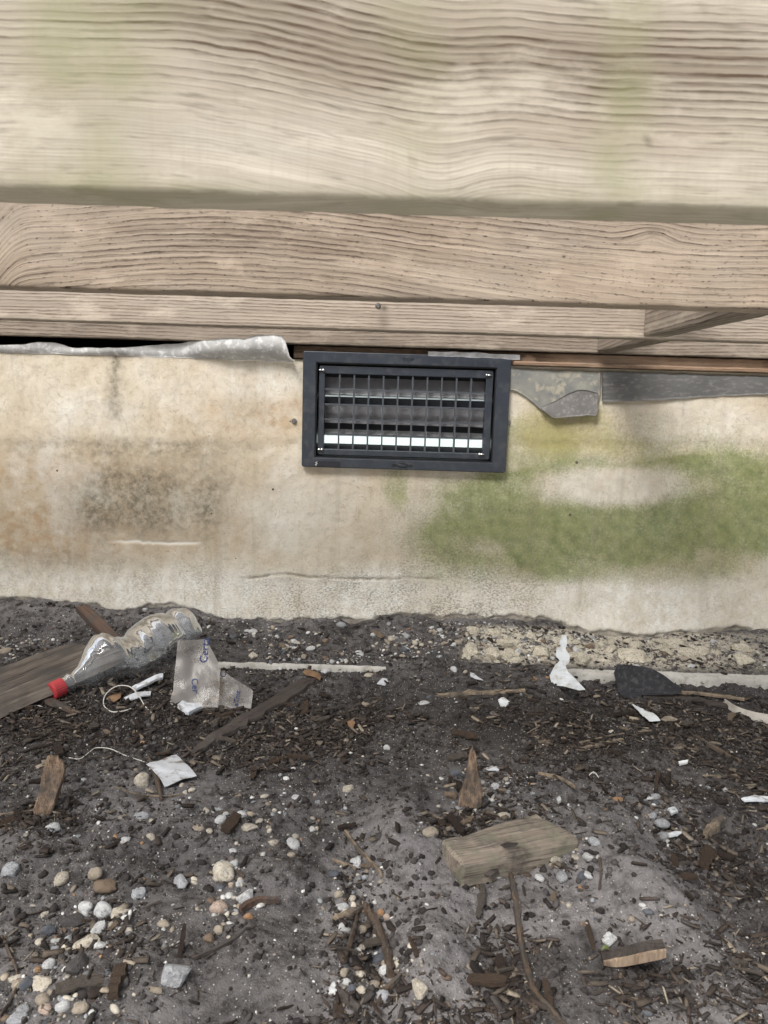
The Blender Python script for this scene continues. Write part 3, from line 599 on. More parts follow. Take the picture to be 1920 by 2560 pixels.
# ================================================================== ground
def soil_mat():
    t = NT('dark_sandy_soil'); p = t.pos()
    n1 = t.noise(p, 5, 5, .6); n2 = t.noise(p, 55, 6, .7); n3 = t.noise(p, 420, 3, .7)
    c = t.mix(t.ramp(n1, [(.35, 0), (.65, 1)]), (.064, .060, .0595), (.125, .117, .115))
    c = t.mix(t.ramp(n2, [(.38, .9), (.55, 0)]), c, (.020, .0175, .0165))
    c = t.mix(t.math('MULTIPLY', t.attr('moist').outputs['Fac'], t.ramp(n2, [(.3, .6), (.6, 1)])), c, (.019, .0155, .0135))
    c = t.mix(t.math('MULTIPLY', t.attr('pale').outputs['Fac'], t.ramp(n2, [(.35, .3), (.6, 1)])), c, (.205, .194, .192))
    c = t.mix(t.math('MULTIPLY', t.ramp(n3, [(.56, 0), (.72, 1)]), .6), c, (.15, .14, .13))
    c = t.mix(t.math('MULTIPLY', t.attr('mort').outputs['Fac'], t.ramp(t.noise(p, 60, 5, .7), [(.40, 0), (.52, 1)])), c, t.mix(t.ramp(n3, [(.4, 0), (.6, 1)]), (.34, .305, .245), (.52, .48, .40)))
    vo = t.n('TexVoronoi', None, Vector=p, Scale=330.0)
    g = t.math('MULTIPLY', t.math('LESS_THAN', vo.outputs['Distance'], .26), t.ramp(t.n('SeparateColor', None, Color=vo.outputs['Color']).outputs[0], [(.80, 0), (.84, 1)]))
    c = t.mix(g, c, (.34, .325, .30))
    h = t.math('ADD', t.math('MULTIPLY', n2, 1.3), t.math('MULTIPLY', n3, .8)); h = t.math('ADD', h, t.math('MULTIPLY', g, .5))
    t.bsdf(Base_Color=c, Roughness=.95, Specular_IOR_Level=.12, Normal=t.bump(h, 1.0, .0045))
    return t.m
M_soil = soil_mat()
gx = np.concatenate([np.linspace(-3.2, -1.1, 60, endpoint=False), np.linspace(-1.1, 1.1, 600), np.linspace(1.1, 3.2, 61)[1:]])
gy = np.concatenate([np.linspace(-1.11, .012, 420)])
GX, GY = np.meshgrid(gx, gy, indexing='ij'); X = GX.ravel(); Y = GY.ravel(); Z = H(X, np.minimum(Y, -.0005))
def dens(px, py, bl):
    return sum(a * np.exp(-((px - cx) / sx) ** 2 - ((py - cy) / sy) ** 2) for cx, cy, sx, sy, a in bl)
CHIP_BL = [(200, 1800, 420, 110, 1), (560, 1850, 200, 70, .6), (1560, 1830, 330, 90, .9), (1850, 1900, 150, 120, .7), (1840, 2200, 130, 90, 1), (1320, 2350, 110, 170, 1), (1600, 2460, 130, 110, .9), (1900, 2420, 80, 130, .8),
           (940, 2340, 110, 120, .7), (960, 2560, 260, 60, .8), (1180, 2060, 110, 40, .7), (920, 2110, 100, 70, .5), (60, 2050, 120, 60, .5), (1250, 2560, 120, 70, .6), (700, 1850, 300, 60, .35), (1700, 2100, 60, 70, .7), (250, 2330, 180, 90, .25), (1000, 1790, 500, 60, .3), (1350, 1950, 160, 50, .3)]
PEB_BL = [(230, 2290, 110, 90, 1), (130, 2490, 140, 70, 1), (565, 2225, 65, 75, .9), (430, 2050, 260, 60, .22), (920, 2430, 90, 60, .9), (900, 2280, 60, 110, .7), (760, 1620, 260, 50, .7), (1130, 1600, 120, 45, .7), (1500, 1620, 300, 40, .7),
          (1220, 1960, 90, 60, .5), (1640, 2050, 60, 70, .5), (1550, 2320, 80, 70, .5), (1880, 2460, 60, 90, .4), (760, 2040, 200, 80, .15), (60, 1620, 80, 40, .6), (1400, 2150, 60, 60, .5)]
qx, qy = proj(X, Y, Z)
moist = np.clip(1.05 * dens(qx, qy, CHIP_BL) + .25 * sstep(.0, .4, fbm(X, Y, 9, 4, 134)), 0, 1)
pale = np.clip(.85 * sstep(-.25, .25, fbm(X, Y, 6, 4, 135)) * sstep(.45, .75, -Y) + .25 * sstep(.5, .9, -Y), 0, 1) * .9 + .35 * sstep(1560, 1545, qy) * (qy < 1700) + .5 * sstep(.1, .0, -Y) * sstep(-.3, .3, fbm(X, Y, 8, 3, 130))
me = mesh('ground', np.stack([X, Y, Z], -1), grid_faces(len(gx), len(gy)), M_soil, True, dict(moist=moist, pale=np.clip(pale, 0, 1), mort=np.clip(sstep(1120, 1230, qx) * (1 - .5 * sstep(1750, 1900, qx)) * sstep(1556, 1572, qy - .03 * (qx - 1200)) * (1 - sstep(1640, 1672, qy - .03 * (qx - 1200))) * (Y > -.19), 0, 1)))
o = link('ground', me); o['kind'] = 'structure'
M_bounce = plain_mat('pale_bounce_slab', (.58, .56, .52), (.50, .48, .45), 12, .9, .3, .002, .2, c3=(.44, .42, .39), sc3=60)
o = boxobj('bounce_slab', (-3.2, 3.2, -3.4, -1.105, -.16, -.05), M_bounce, None, .004); o['kind'] = 'structure'  # unseen pale slab added to bounce light onto the joist undersides
M_yard = plain_mat('pale_yard_gravel', (.50, .48, .44), (.42, .40, .36), 30, .95, .5, .004, .1, c3=(.42, .40, .36), sc3=90)  # unseen yard surface, made pale so it throws light up under the joists
me = mesh('yard', [(-150, -150, -.12), (150, -150, -.12), (150, 150, -.12), (-150, 150, -.12)], [[0, 1, 2, 3]], M_yard); o = link('yard', me); o['kind'] = 'structure'
# concrete footing under the wall
M_foot = plain_mat('weathered_footing', (.38, .365, .335), (.27, .26, .235), 22, .85, .4, .0015, .2, c3=(.24, .23, .20), sc3=90)
fxs = np.linspace(-3.2, 3.2, 1200); V = []
secf = [(.0, FOOT_Z), (FOOT_Y * .6, FOOT_Z), (FOOT_Y + .004, FOOT_Z), (FOOT_Y, FOOT_Z - .004), (FOOT_Y - .002, FOOT_Z - .03), (FOOT_Y, FOOT_Z - .12)]
X = np.repeat(fxs, len(secf)); Y = np.tile([s[0] for s in secf], len(fxs)); Z = np.tile([s[1] for s in secf], len(fxs))
jit = .0035 * fbm(X, Y, 30, 3, 140) + .002 * fbm(X, Y, 120, 2, 141)
me = mesh('concrete_footing', np.stack([X, Y + jit * (Y < -.1), Z + jit * .5], -1), grid_faces(len(fxs), len(secf))[:, ::-1], M_foot, True)
o = link('concrete_footing', me); tag(o, 'pale concrete footing edge showing along the foot of the wall', 'footing')

# ------------------------------------------------------------------ stone and chip shapes
def stone_mesh(name, seed, mat, kind, sub=3):
    bm = bmesh.new(); bmesh.ops.create_icosphere(bm, subdivisions=sub, radius=1)
    rs = np.random.RandomState(seed); co = np.array([v.co[:] for v in bm.verts])
    if kind == 'angular':
        d = np.ones(len(co)) * 9
        for _ in range(11):
            n = rs.randn(3); n /= np.linalg.norm(n); dd = co @ n; d = np.minimum(d, np.where(dd > .05, rs.uniform(.62, .95) / np.maximum(dd, .05), 9))
        co = co * np.minimum(d, 1.25)[:, None]; amp = .03
    elif kind == 'lumpy':
        k = np.zeros(len(co))
        for _ in range(5):
            n = rs.randn(3); n /= np.linalg.norm(n); k = np.maximum(k, np.exp(-((1 - co @ n) / .30) ** 2))
        co = co * (.72 + .33 * k)[:, None]; amp = .05
    else: amp = .17
    off = rs.rand(3) * 50
    co *= (1 + amp * (fbm(co[:, 0] * 1.3 + off[0], co[:, 1] * 1.3 + co[:, 2] * .7 + off[1], 1, 3, seed % 40) * 1.6))[:, None]
    co[:, 0] /= np.abs(co[:, 0]).max(); co[:, 1] /= np.abs(co[:, 1]).max(); co[:, 2] /= np.abs(co[:, 2]).max()
    for v, c in zip(bm.verts, co): v.co = c
    return bm_mesh(name, bm, mat, kind != 'angular')
def stone_mat(name, a, b, sc=1.6, rough=.6, c3=None):
    t = NT(name); p = t.pos(); r = t.n('ObjectInfo').outputs['Random']; pv = t.n('VectorMath', {'operation': 'ADD'}); t.set(pv.inputs[0], p); t.set(pv.inputs[1], t.math('MULTIPLY', r, 37.0)); p = pv.outputs[0]
    k = lambda q: tuple(x * .84 for x in q)
    c = t.mix(t.ramp(t.noise(p, sc, 5, .6), [(.33, 0), (.67, 1)]), k(a), k(b))
    if c3: c = t.mix(t.ramp(t.noise(p, 5, 3, .6), [(.52, 0), (.66, 1)]), c, k(c3))
    c = t.mix(t.math('MULTIPLY', r, .35), c, t.mix(1, c, (.45, .42, .40), 'MULTIPLY'))
    c = t.mix(t.math('MULTIPLY', t.ramp(t.noise(p, 2.4, 6, .7), [(.54, 0), (.66, 1)]), .6), c, (.085, .075, .068))
    t.bsdf(Base_Color=c, Roughness=rough + .1, Specular_IOR_Level=.3, Normal=t.bump(t.noise(p, 5, 6, .7), .5, .06)); return t.m
SM = dict(white=stone_mat('white_quartz', (.62, .63, .62), (.45, .46, .47), c3=(.72, .71, .68)), cream=stone_mat('cream_stone', (.52, .47, .38), (.62, .58, .50), c3=(.36, .29, .20)), tan=stone_mat('tan_pebble', (.32, .27, .21), (.42, .365, .29)),
          brown=stone_mat('brown_pebble', (.15, .105, .07), (.22, .165, .12)), grey=stone_mat('grey_stone', (.28, .29, .30), (.40, .41, .43), c3=(.52, .53, .54)), blue=stone_mat('blue_grey_stone', (.075, .085, .10), (.13, .14, .16)),
          orange=stone_mat('orange_pebble', (.34, .185, .09), (.42, .26, .15)), pink=stone_mat('pinkish_stone', (.42, .32, .26), (.52, .42, .35), c3=(.30, .22, .17)), dark=stone_mat('dark_stone', (.05, .048, .048), (.085, .08, .078)))
def put_stone(name, me, px, py, wpx, hpx, label, cat, flat=.75, rot=0, sink=.37, group=None):
    g = G(px, py + hpx * .2); d = (g - CAM) @ f_; a = wpx / F * d / 2; hz = min(hpx / F * d / 2, a * 1.15) * .95
    o = link(name, me); o.scale = (a, a * flat, hz * .9); o.rotation_euler = (random.uniform(-.15, .15), random.uniform(-.15, .15), rot)
    o.location = (g[0], g[1], g[2] + hz * .9 * (1 - 2 * sink)); tag(o, label, cat, group); return o
STONES = [
 (562, 2168, 74, 58, 'cream', 'lumpy', 'glossy cream knobbly stone with rounded lobes on the soil'), (437, 2430, 82, 88, 'grey', 'angular', 'large pale grey angular stone with flat facets, alone on soil'),
 (215, 2353, 70, 46, 'cream', 'angular', 'cream stone with brown top edge below the white stone cluster'), (254, 2275, 56, 54, 'white', 'lumpy', 'largest white lumpy stone in the white stone cluster'),
 (216, 2265, 46, 40, 'white', 'lumpy', 'white rounded stone pressed against the largest white lumpy stone'), (246, 2316, 46, 38, 'white', 'angular', 'white wedge shaped stone just below the largest white lumpy stone'),
 (264, 2212, 62, 36, 'brown', 'round', 'dark brown flat oval pebble above the white stone cluster'), (238, 2180, 40, 40, 'tan', 'round', 'round tan pebble resting behind the dark brown oval pebble'),
 (345, 2233, 42, 34, 'grey', 'angular', 'grey white cracked stone beside the dark brown oval pebble'), (456, 2205, 52, 46, 'grey', 'angular', 'grey blocky stone half sunk between cream knobbly stone and cluster'),
 (548, 2264, 48, 42, 'pink', 'round', 'pinkish tan rounded stone below the cream knobbly stone'), (616, 2240, 42, 58, 'white', 'angular', 'white pointed angular stone to the side of the pinkish tan stone'),
 (600, 2208, 26, 24, 'white', 'lumpy', 'small white lumpy stone touching the cream knobbly stone'), (620, 2292, 28, 30, 'orange', 'lumpy', 'white and orange pebble below the pointed white stone'),
 (108, 2457, 70, 42, 'cream', 'angular', 'cream flat stone with dark brown stain on its top'), (22, 2176, 52, 42, 'grey', 'angular', 'bluish grey faceted stone beside brown chips at the soil bank'),
 (158, 2514, 40, 40, 'white', 'round', 'round white pebble among tan pebbles'), (108, 2497, 42, 38, 'tan', 'round', 'tan rounded pebble next to the round white pebble'), (200, 2518, 46, 26, 'tan', 'round', 'long tan pebble lying beside the round white pebble'),
 (112, 2522, 38, 30, 'pink', 'round', 'pale pinkish pebble below the tan rounded pebble'), (165, 2490, 40, 22, 'grey', 'round', 'flat grey pebble above the round white pebble'), (300, 2277, 50, 22, 'cream', 'angular', 'flat cream stone at the edge of the white stone cluster'),
 (180, 2300, 62, 34, 'dark', 'round', 'dark flat stone buried under the white stone cluster'), (195, 2408, 70, 60, 'dark', 'angular', 'dark brown flat slab shaped stone below the cream stone'), (120, 2326, 38, 36, 'blue', 'angular', 'dark blue grey cubic stone left alone in the soil'),
 (120, 2408, 46, 34, 'white', 'angular', 'white sharp stone beside the dark slab shaped stone'), (38, 2545, 56, 34, 'grey', 'angular', 'pale bluish stone at the thin root'), (409, 2308, 34, 20, 'tan', 'round', 'flat oval tan pebble by itself near the grey angular stone'),
 (546, 2322, 28, 26, 'tan', 'round', 'greyish tan egg shaped pebble below the pinkish stone'), (523, 2345, 40, 34, 'brown', 'angular', 'brown squarish stone beside the egg shaped pebble'),
 (1526, 2345, 40, 38, 'white', 'angular', 'white cracked stone lying behind the curved bark slab'), (1050, 2468, 50, 66, 'cream', 'angular', 'cream upright chunk of stone near the forked bark stick'), (832, 2468, 42, 32, 'white', 'angular', 'off white flat stone in the stick hollow'),
 (861, 2428, 28, 24, 'tan', 'lumpy', 'tan knobbly pebble in the stick hollow'), (902, 2440, 34, 34, 'cream', 'lumpy', 'tooth shaped cream pebble in the stick hollow'), (866, 2454, 24, 24, 'white', 'round', 'round whitish pebble in the stick hollow'),
 (902, 2474, 34, 24, 'cream', 'lumpy', 'cream bean shaped pebble at the lower end of the stick hollow'), (906, 2322, 28, 24, 'tan', 'round', 'tan pebble between the two bark sticks'), (857, 2341, 22, 20, 'brown', 'round', 'brown pebble beside the thin bark stick'),
 (846, 2234, 24, 24, 'tan', 'round', 'tan round pebble lying behind the bark sticks'), (877, 2244, 26, 14, 'cream', 'round', 'flat cream pebble lying behind the bark sticks'), (853, 2266, 36, 20, 'white', 'angular', 'bright white flat shell like stone behind the bark sticks'),
 (951, 2280, 20, 24, 'orange', 'round', 'orange pebble beside the forked bark stick'), (967, 2291, 20, 22, 'pink', 'round', 'dull pink pebble beside the forked bark stick'), (833, 2183, 32, 20, 'blue', 'round', 'dark blue oval stone near the thin straw stalk'),
 (870, 1970, 30, 24, 'cream', 'round', 'cream oval pebble alone on smooth dark soil'), (603, 2036, 30, 26, 'white', 'round', 'round white pebble with a fine crack on the dark soil'), (624, 2066, 44, 24, 'cream', 'angular', 'cream square stone below the cracked white pebble'),
 (727, 2136, 24, 18, 'tan', 'round', 'tan pebble alone on pale soil mound'), (1655, 2056, 40, 24, 'grey', 'round', 'grey almond shaped pebble with a dark stripe'), (1664, 2084, 42, 24, 'grey', 'round', 'grey almond shaped pebble tilted against the striped one'),
 (1544, 1998, 30, 18, 'orange', 'round', 'flat orange brown pebble on the mound behind the wood block'), (1514, 2023, 15, 13, 'brown', 'round', 'small brown pebble beside the flat orange brown pebble'), (1626, 1996, 22, 14, 'white', 'round', 'small white oval pebble in the chip furrow'),
 (355, 1950, 50, 50, 'cream', 'lumpy', 'rough crumbly white and brown stone beside the paper scrap'), (353, 2039, 42, 22, 'grey', 'round', 'flat pale oval pebble below the dark twig'), (500, 2068, 38, 20, 'tan', 'round', 'greenish tan oval pebble alone on soil'),
 (134, 2066, 42, 30, 'white', 'round', 'bright white oval stone below the splintered wood chunk'), (480, 1974, 20, 14, 'cream', 'round', 'small cream pebble at the corner of the paper scrap'), (310, 2099, 32, 20, 'white', 'round', 'white flat pebble on the pebbly soil'),
 (582, 2126, 28, 14, 'white', 'round', 'thin white pebble behind the cream knobbly stone'), (890, 2155, 46, 42, 'white', 'angular', 'white crusty stone under the thin straw stalk'), (1077, 2080, 46, 32, 'tan', 'round', 'tan egg like stone half buried beside the wood block end'),
 (1116, 2036, 20, 16, 'cream', 'round', 'small cream pebble at the foot of the wooden shard'), (1156, 2032, 28, 18, 'cream', 'angular', 'cream chip of stone at the base of the wooden shard'), (1472, 2141, 34, 24, 'white', 'angular', 'white squarish stone by the wood block corner'),
 (1458, 2188, 32, 36, 'blue', 'round', 'dark green grey round stone in the chips behind the wood block'), (680, 1650, 46, 32, 'blue', 'round', 'dark blue grey stone on the footing edge'), (829, 1653, 28, 30, 'blue', 'angular', 'small blue grey stone on the footing with white flake'),
 (634, 1638, 34, 26, 'cream', 'angular', 'beige broken stone beside the dark blue grey stone'), (545, 1636, 36, 28, 'grey', 'angular', 'grey square stone beside the printed plastic film'), (876, 1648, 24, 18, 'tan', 'round', 'tan pebble at the footing edge beside the blue stone'),
 (815, 1677, 30, 18, 'white', 'lumpy', 'white lumpy stone perched on the footing edge'), (901, 1632, 30, 12, 'white', 'angular', 'white flat stone slip above the footing edge'), (922, 1687, 26, 12, 'cream', 'round', 'yellowish oval pebble below the footing edge'),
 (1465, 1655, 60, 40, 'cream', 'lumpy', 'big beige mortar lump behind the white peeled flake'), (934, 1586, 18, 12, 'white', 'round', 'white pebble close to the wall foot'), (1100, 1575, 16, 14, 'white', 'round', 'pale pebble beside the crumbled mortar'),
 (1112, 1607, 22, 12, 'tan', 'round', 'oval tan pebble beside the crumbled mortar'), (1054, 1611, 14, 12, 'cream', 'round', 'round cream pebble in front of the crumbled mortar'), (1059, 1756, 32, 11, 'white', 'round', 'white slim pebble beside the pale wood strip'),
 (1680, 1800, 56, 34, 'tan', 'angular', 'dull brown stone next to the white triangular flake'), (15, 1625, 34, 20, 'tan', 'round', 'flat tan pebble behind the dark plank'), (363, 1523, 14, 14, 'white', 'round', 'small white pebble at the wall foot behind the bottle'),
 (968, 1868, 20, 15, 'white', 'angular', 'small white squarish stone on bare soil'), (1640, 1990, 26, 20, 'grey', 'round', 'dull grey stone in the chip furrow beside white oval pebble'), (1410, 1846, 18, 14, 'brown', 'round', 'small reddish pebble on bare soil behind the wood block')]
SHP = {}
for i, (px, py, w_, h_, c, k, lab) in enumerate(STONES):
    me = stone_mesh('stone', 300 + i, SM[c], k)
    put_stone('pebble' if k == 'round' else 'stone', me, px, py, w_, h_, lab, 'pebble' if k == 'round' else 'stone', .8, random.uniform(0, 6.3) if k != 'round' else random.uniform(-.5, .5))

# mortar rubble along the wall foot on the right
M_mort = plain_mat('crumbled_mortar', (.56, .52, .43), (.42, .38, .30), 1.8, .95, .6, .05, .1, c3=(.24, .20, .15), sc3=7)
rub = [stone_mesh('mortar_chunk', 700 + i, M_mort, 'angular') for i in range(8)]
rsr = np.random.RandomState(77)
for i in range(120):
    px = rsr.uniform(1165, 1915); lo = 1570 + .03 * (px - 1200) + 14 * (px > 1400); py = rsr.uniform(lo, lo + 85 - 30 * (px > 1550))
    wpx = rsr.choice([18, 28, 40, 58, 80], p=[.34, .28, .2, .12, .06]); o = put_stone('mortar_chunk', rub[i % 8], px, py, wpx, wpx * .55, '%s cream mortar chunk in the rubble %s' % ('big' if wpx > 50 else 'medium' if wpx > 34 else 'small' if wpx > 22 else 'tiny', 'behind the slate piece' if 1540 < px < 1700 else 'behind the tall paint flake' if 1340 < px < 1480 else 'between paint flake and slate' if px < 1541 and px > 1400 else 'beside the slate under the membrane strip' if px >= 1700 else 'below the vent side of the algae'), 'mortar chunk', .8, rsr.uniform(0, 6.28), .38, 'crumbled mortar chunks at the wall foot')

# ------------------------------------------------------------------ scattered individuals and stuff
def scatter(n, bl, base, seed, xr=(-1.15, 1.15), yr=(-1.095, -.012)):
    rs = np.random.RandomState(seed); out = []
    while sum(len(a) for a in out) < n:
        x = rs.uniform(*xr, 60000); y = rs.uniform(*yr, 60000); z = H(x, y); px, py = proj(x, y, z)
        d = (base + dens(px, py, bl)) * (.12 + 1.3 * sstep(-.25, .30, fbm(x, y, 13, 3, seed % 23))); m = rs.rand(60000) < np.clip(d, 0, 1); out.append(np.stack([x[m], y[m], z[m]], -1))
        if m.sum() == 0: break
    return np.vstack(out)[:n]
def rotm(az, tilt, roll):
    c, s = np.cos(az), np.sin(az); Rz = np.zeros((len(az), 3, 3)); Rz[:, 0, 0] = c; Rz[:, 0, 1] = -s; Rz[:, 1, 0] = s; Rz[:, 1, 1] = c; Rz[:, 2, 2] = 1
    c, s = np.cos(tilt), np.sin(tilt); Ry = np.zeros_like(Rz); Ry[:, 0, 0] = c; Ry[:, 0, 2] = s; Ry[:, 2, 0] = -s; Ry[:, 2, 2] = c; Ry[:, 1, 1] = 1
    c, s = np.cos(roll), np.sin(roll); Rx = np.zeros_like(Rz); Rx[:, 1, 1] = c; Rx[:, 1, 2] = -s; Rx[:, 2, 1] = s; Rx[:, 2, 2] = c; Rx[:, 0, 0] = 1
    return Rz @ Ry @ Rx
def merged(name, base_v, base_f, loc, Rm, scl, col, mat, jit=.0, smooth=False):
    n = len(loc); k = len(base_v); rs = np.random.RandomState(3)
    bv = np.broadcast_to(base_v, (n, k, 3)) * (1 + jit * rs.randn(n, k, 3)) * scl[:, None, :]
    V = np.einsum('nij,nkj->nki', Rm, bv) + loc[:, None, :]
    Fq = (np.asarray(base_f)[None] + (np.arange(n) * k)[:, None, None]).reshape(-1, len(base_f[0]))
    c4 = np.concatenate([np.repeat(col, k, 0), np.ones((n * k, 1))], 1)
    return mesh(name, V.reshape(-1, 3), Fq, mat, smooth, {'tint': c4})
def tint_mat(name, rough=.85, grain=None):
    t = NT(name); p = t.pos(); c = t.attr('tint').outputs['Color']
    n = t.noise(p, 160, 4, .65); c = t.mix(t.ramp(n, [(.3, .55), (.6, 0)]), c, t.mix(1, c, (.30, .28, .27), 'MULTIPLY'))
    t.bsdf(Base_Color=c, Roughness=rough, Specular_IOR_Level=.2, Normal=t.bump(t.noise(p, 500, 4, .7), .6, .001)); return t.m
M_tint = tint_mat('mixed_debris')
CHV = np.array([(x, y, z) for x in (-1, -.33, .33, 1) for y in (-1, 1) for z in (-1, 1)], float)
CHV[:, 1] *= np.where(np.abs(CHV[:, 0]) > .9, .84, 1.0)
CHF = []
for s in range(3):
    a = s * 4; CHF += [[a, a + 4, a + 5, a + 1], [a + 2, a + 3, a + 7, a + 6], [a, a + 2, a + 6, a + 4], [a + 1, a + 5, a + 7, a + 3]]
CHF += [[0, 1, 3, 2], [12, 14, 15, 13]]
chip_pal = np.array([(.046, .035, .029), (.066, .051, .042), (.033, .027, .024), (.10, .080, .063), (.155, .128, .10), (.06, .053, .049), (.26, .22, .17)])
def chip_set(n, bl, base, seed, lmin, lmax):
    loc = scatter(n, bl, base, seed); n = len(loc); rs = np.random.RandomState(seed + 1)
    L = lmin + (lmax - lmin) * rs.rand(n) ** 2.8; W = L * np.where(rs.rand(n) < .4, rs.uniform(.05, .14, n), rs.uniform(.14, .42, n)); T = np.maximum(.0005, W * rs.uniform(.15, .5, n))
    az = rs.vonmises(.2, .5, n); tl = rs.normal(0, .22, n); rl = rs.normal(0, .4, n)
    ci = rs.choice(len(chip_pal), n, p=[.26, .21, .18, .13, .08, .08, .06]); col = chip_pal[ci] * rs.uniform(.4, 1.05, (n, 1))
    loc[:, 2] += T * .5 + np.abs(np.sin(tl)) * L * .25 + rs.rand(n) * .002
    return loc, rotm(az, tl, rl), np.stack([L / 2, W / 2, T / 2 + .0003], -1), col, az, tl, rl
loc, Rm, scl, col, *_ = chip_set(20000, CHIP_BL, .05, 31, .003, .019)
o = link('bark_mulch', merged('bark_mulch', CHV, CHF, loc, Rm, scl, col, M_tint, .13)); o['kind'] = 'stuff'; tag(o, 'fine dark bark mulch and wood splinters spread over the soil', 'mulch')
# grit
OCT = np.array([(1, 0, 0), (-1, 0, 0), (0, 1, 0), (0, -1, 0), (0, 0, 1), (0, 0, -1)], float); OCF = [[0, 2, 4], [2, 1, 4], [1, 3, 4], [3, 0, 4], [2, 0, 5], [1, 2, 5], [3, 1, 5], [0, 3, 5]]
loc = scatter(30000, PEB_BL, .25, 41); n = len(loc); rs = np.random.RandomState(42); r0 = .0006 + .0016 * rs.rand(n) ** 3
gp = np.array([(.42, .41, .38), (.27, .24, .20), (.19, .18, .175), (.07, .065, .06), (.04, .035, .03), (.52, .52, .51)]); col = gp[rs.choice(6, n, p=[.08, .12, .2, .29, .27, .04])]
scl = r0[:, None] * rs.uniform(.6, 1.3, (n, 3)); loc[:, 2] += r0 * .4
o = link('sand_grit', merged('sand_grit', OCT, OCF, loc, rotm(rs.rand(n) * 6, rs.rand(n), rs.rand(n)), scl, col, M_tint, .1)); o['kind'] = 'stuff'; tag(o, 'fine pale sand grains and grit strewn over the soil', 'grit')
# soil crumbs
bm = bmesh.new(); bmesh.ops.create_icosphere(bm, subdivisions=1, radius=1); I1V = np.array([v.co[:] for v in bm.verts]); I1F = [[v.index for v in f.verts] for f in bm.faces]; bm.free()
loc = scatter(26000, CHIP_BL, .22, 45); n = len(loc); rs = np.random.RandomState(46); r0 = .0010 + .0048 * rs.rand(n) ** 4
cp = np.array([(.030, .026, .025), (.055, .050, .048), (.085, .078, .075), (.020, .017, .016)]); col = cp[rs.choice(4, n, p=[.32, .3, .16, .22])] * rs.uniform(.8, 1.2, (n, 1))
scl = r0[:, None] * rs.uniform(.6, 1.35, (n, 3)); scl[:, 2] *= .75
o = link('soil_crumbs', merged('soil_crumbs', I1V, I1F, loc, rotm(rs.rand(n) * 6, rs.rand(n), rs.rand(n)), scl, col, M_tint, .16)); o['kind'] = 'stuff'; tag(o, 'dark loose crumbs of soil covering the ground', 'soil')
# small pebbles
bm = bmesh.new(); bmesh.ops.create_icosphere(bm, subdivisions=2, radius=1); ICV = np.array([v.co[:] for v in bm.verts]); ICF = [[v.index for v in f.verts] for f in bm.faces]; bm.free()
loc = scatter(1900, PEB_BL, .03, 51); n = len(loc); rs = np.random.RandomState(52); r0 = .0016 + .0032 * rs.rand(n) ** 2.2
pp = np.array([(.60, .60, .58), (.46, .42, .35), (.32, .27, .21), (.30, .31, .32), (.14, .10, .075), (.09, .095, .105), (.36, .22, .12)]); col = pp[rs.choice(7, n, p=[.24, .22, .17, .14, .1, .09, .04])] * rs.uniform(.42, .95, (n, 1))
loc[:, 2] += r0 * .05; scl = r0[:, None] * np.stack([rs.uniform(.9, 1.5, n), rs.uniform(.8, 1.1, n), rs.uniform(.5, .8, n)], -1)
o = link('pea_gravel', merged('pea_gravel', ICV, ICF, loc, rotm(rs.rand(n) * 6, rs.normal(0, .3, n), rs.normal(0, .3, n)), scl, col, tint_mat('small_pebbles', .6), .03, True)); o['kind'] = 'stuff'; tag(o, 'tiny mixed pea gravel embedded in the dark soil', 'gravel')
# individual pebbles, named by the landmark they lie next to
LM = [(330, 1650, 'the crushed bottle'), (520, 1770, 'the printed film'), (650, 1790, 'the charred bark strip'), (430, 1945, 'the paper scrap'), (115, 1980, 'the splintered wood chunk'), (80, 1700, 'the dark plank'), (1180, 1970, 'the pointed wood shard'), (1290, 2120, 'the wood block'),
      (1620, 1720, 'the slate piece'), (1415, 1690, 'the tall paint flake'), (1870, 1795, 'the curled strip'), (250, 2280, 'the white stone cluster'), (560, 2170, 'the cream knobbly stone'), (437, 2430, 'the large grey angular stone'), (930, 2350, 'the forked bark stick'), (1320, 2420, 'the long brown stick'),
      (1580, 2395, 'the curved bark slab'), (1660, 2070, 'the striped almond pebbles'), (1800, 1880, 'the straight brown stick'), (158, 2514, 'the round white pebble'), (1500, 1865, 'the dry reed stalk'), (890, 2130, 'the thin straw stalk'), (1200, 1735, 'the pale wood strip'), (700, 1650, 'the dark blue grey footing stone'),
      (1880, 2005, 'the long bluish white shard'), (1785, 2080, 'the stubby standing splinter'), (603, 2036, 'the cracked white pebble'), (870, 1970, 'the lone cream oval pebble'), (1050, 2468, 'the cream upright stone chunk'), (1544, 1998, 'the flat orange brown pebble'), (968, 1868, 'the small white squarish stone'), (25, 2440, 'the curved root')]
LMW = np.array([G(a, b) for a, b, _ in LM])
def landmark(p): return LM[int(np.argmin(np.linalg.norm(LMW[:, :2] - np.asarray(p)[:2], axis=1)))][2]
def in_view(p):
    a, b = proj(p[:, 0], p[:, 1], p[:, 2]); return (a > 4) & (a < 1916) & (b < 2550)
pk = [('white', 'whitish'), ('cream', 'cream'), ('tan', 'tan'), ('grey', 'grey'), ('brown', 'brown'), ('blue', 'dark blue grey')]
pm = {c: [stone_mesh('pebble', 900 + 7 * i + j, SM[c], 'round', 2) for j in range(2)] + [stone_mesh('pebble', 960 + 7 * i + j, SM[c], 'angular', 2) for j in range(2)] + [stone_mesh('pebble', 1020 + i, SM[c], 'lumpy', 3)] for i, (c, _) in enumerate(pk)}
loc = scatter(320, PEB_BL, .012, 61); loc = loc[in_view(loc)][:175]; rs = np.random.RandomState(62)
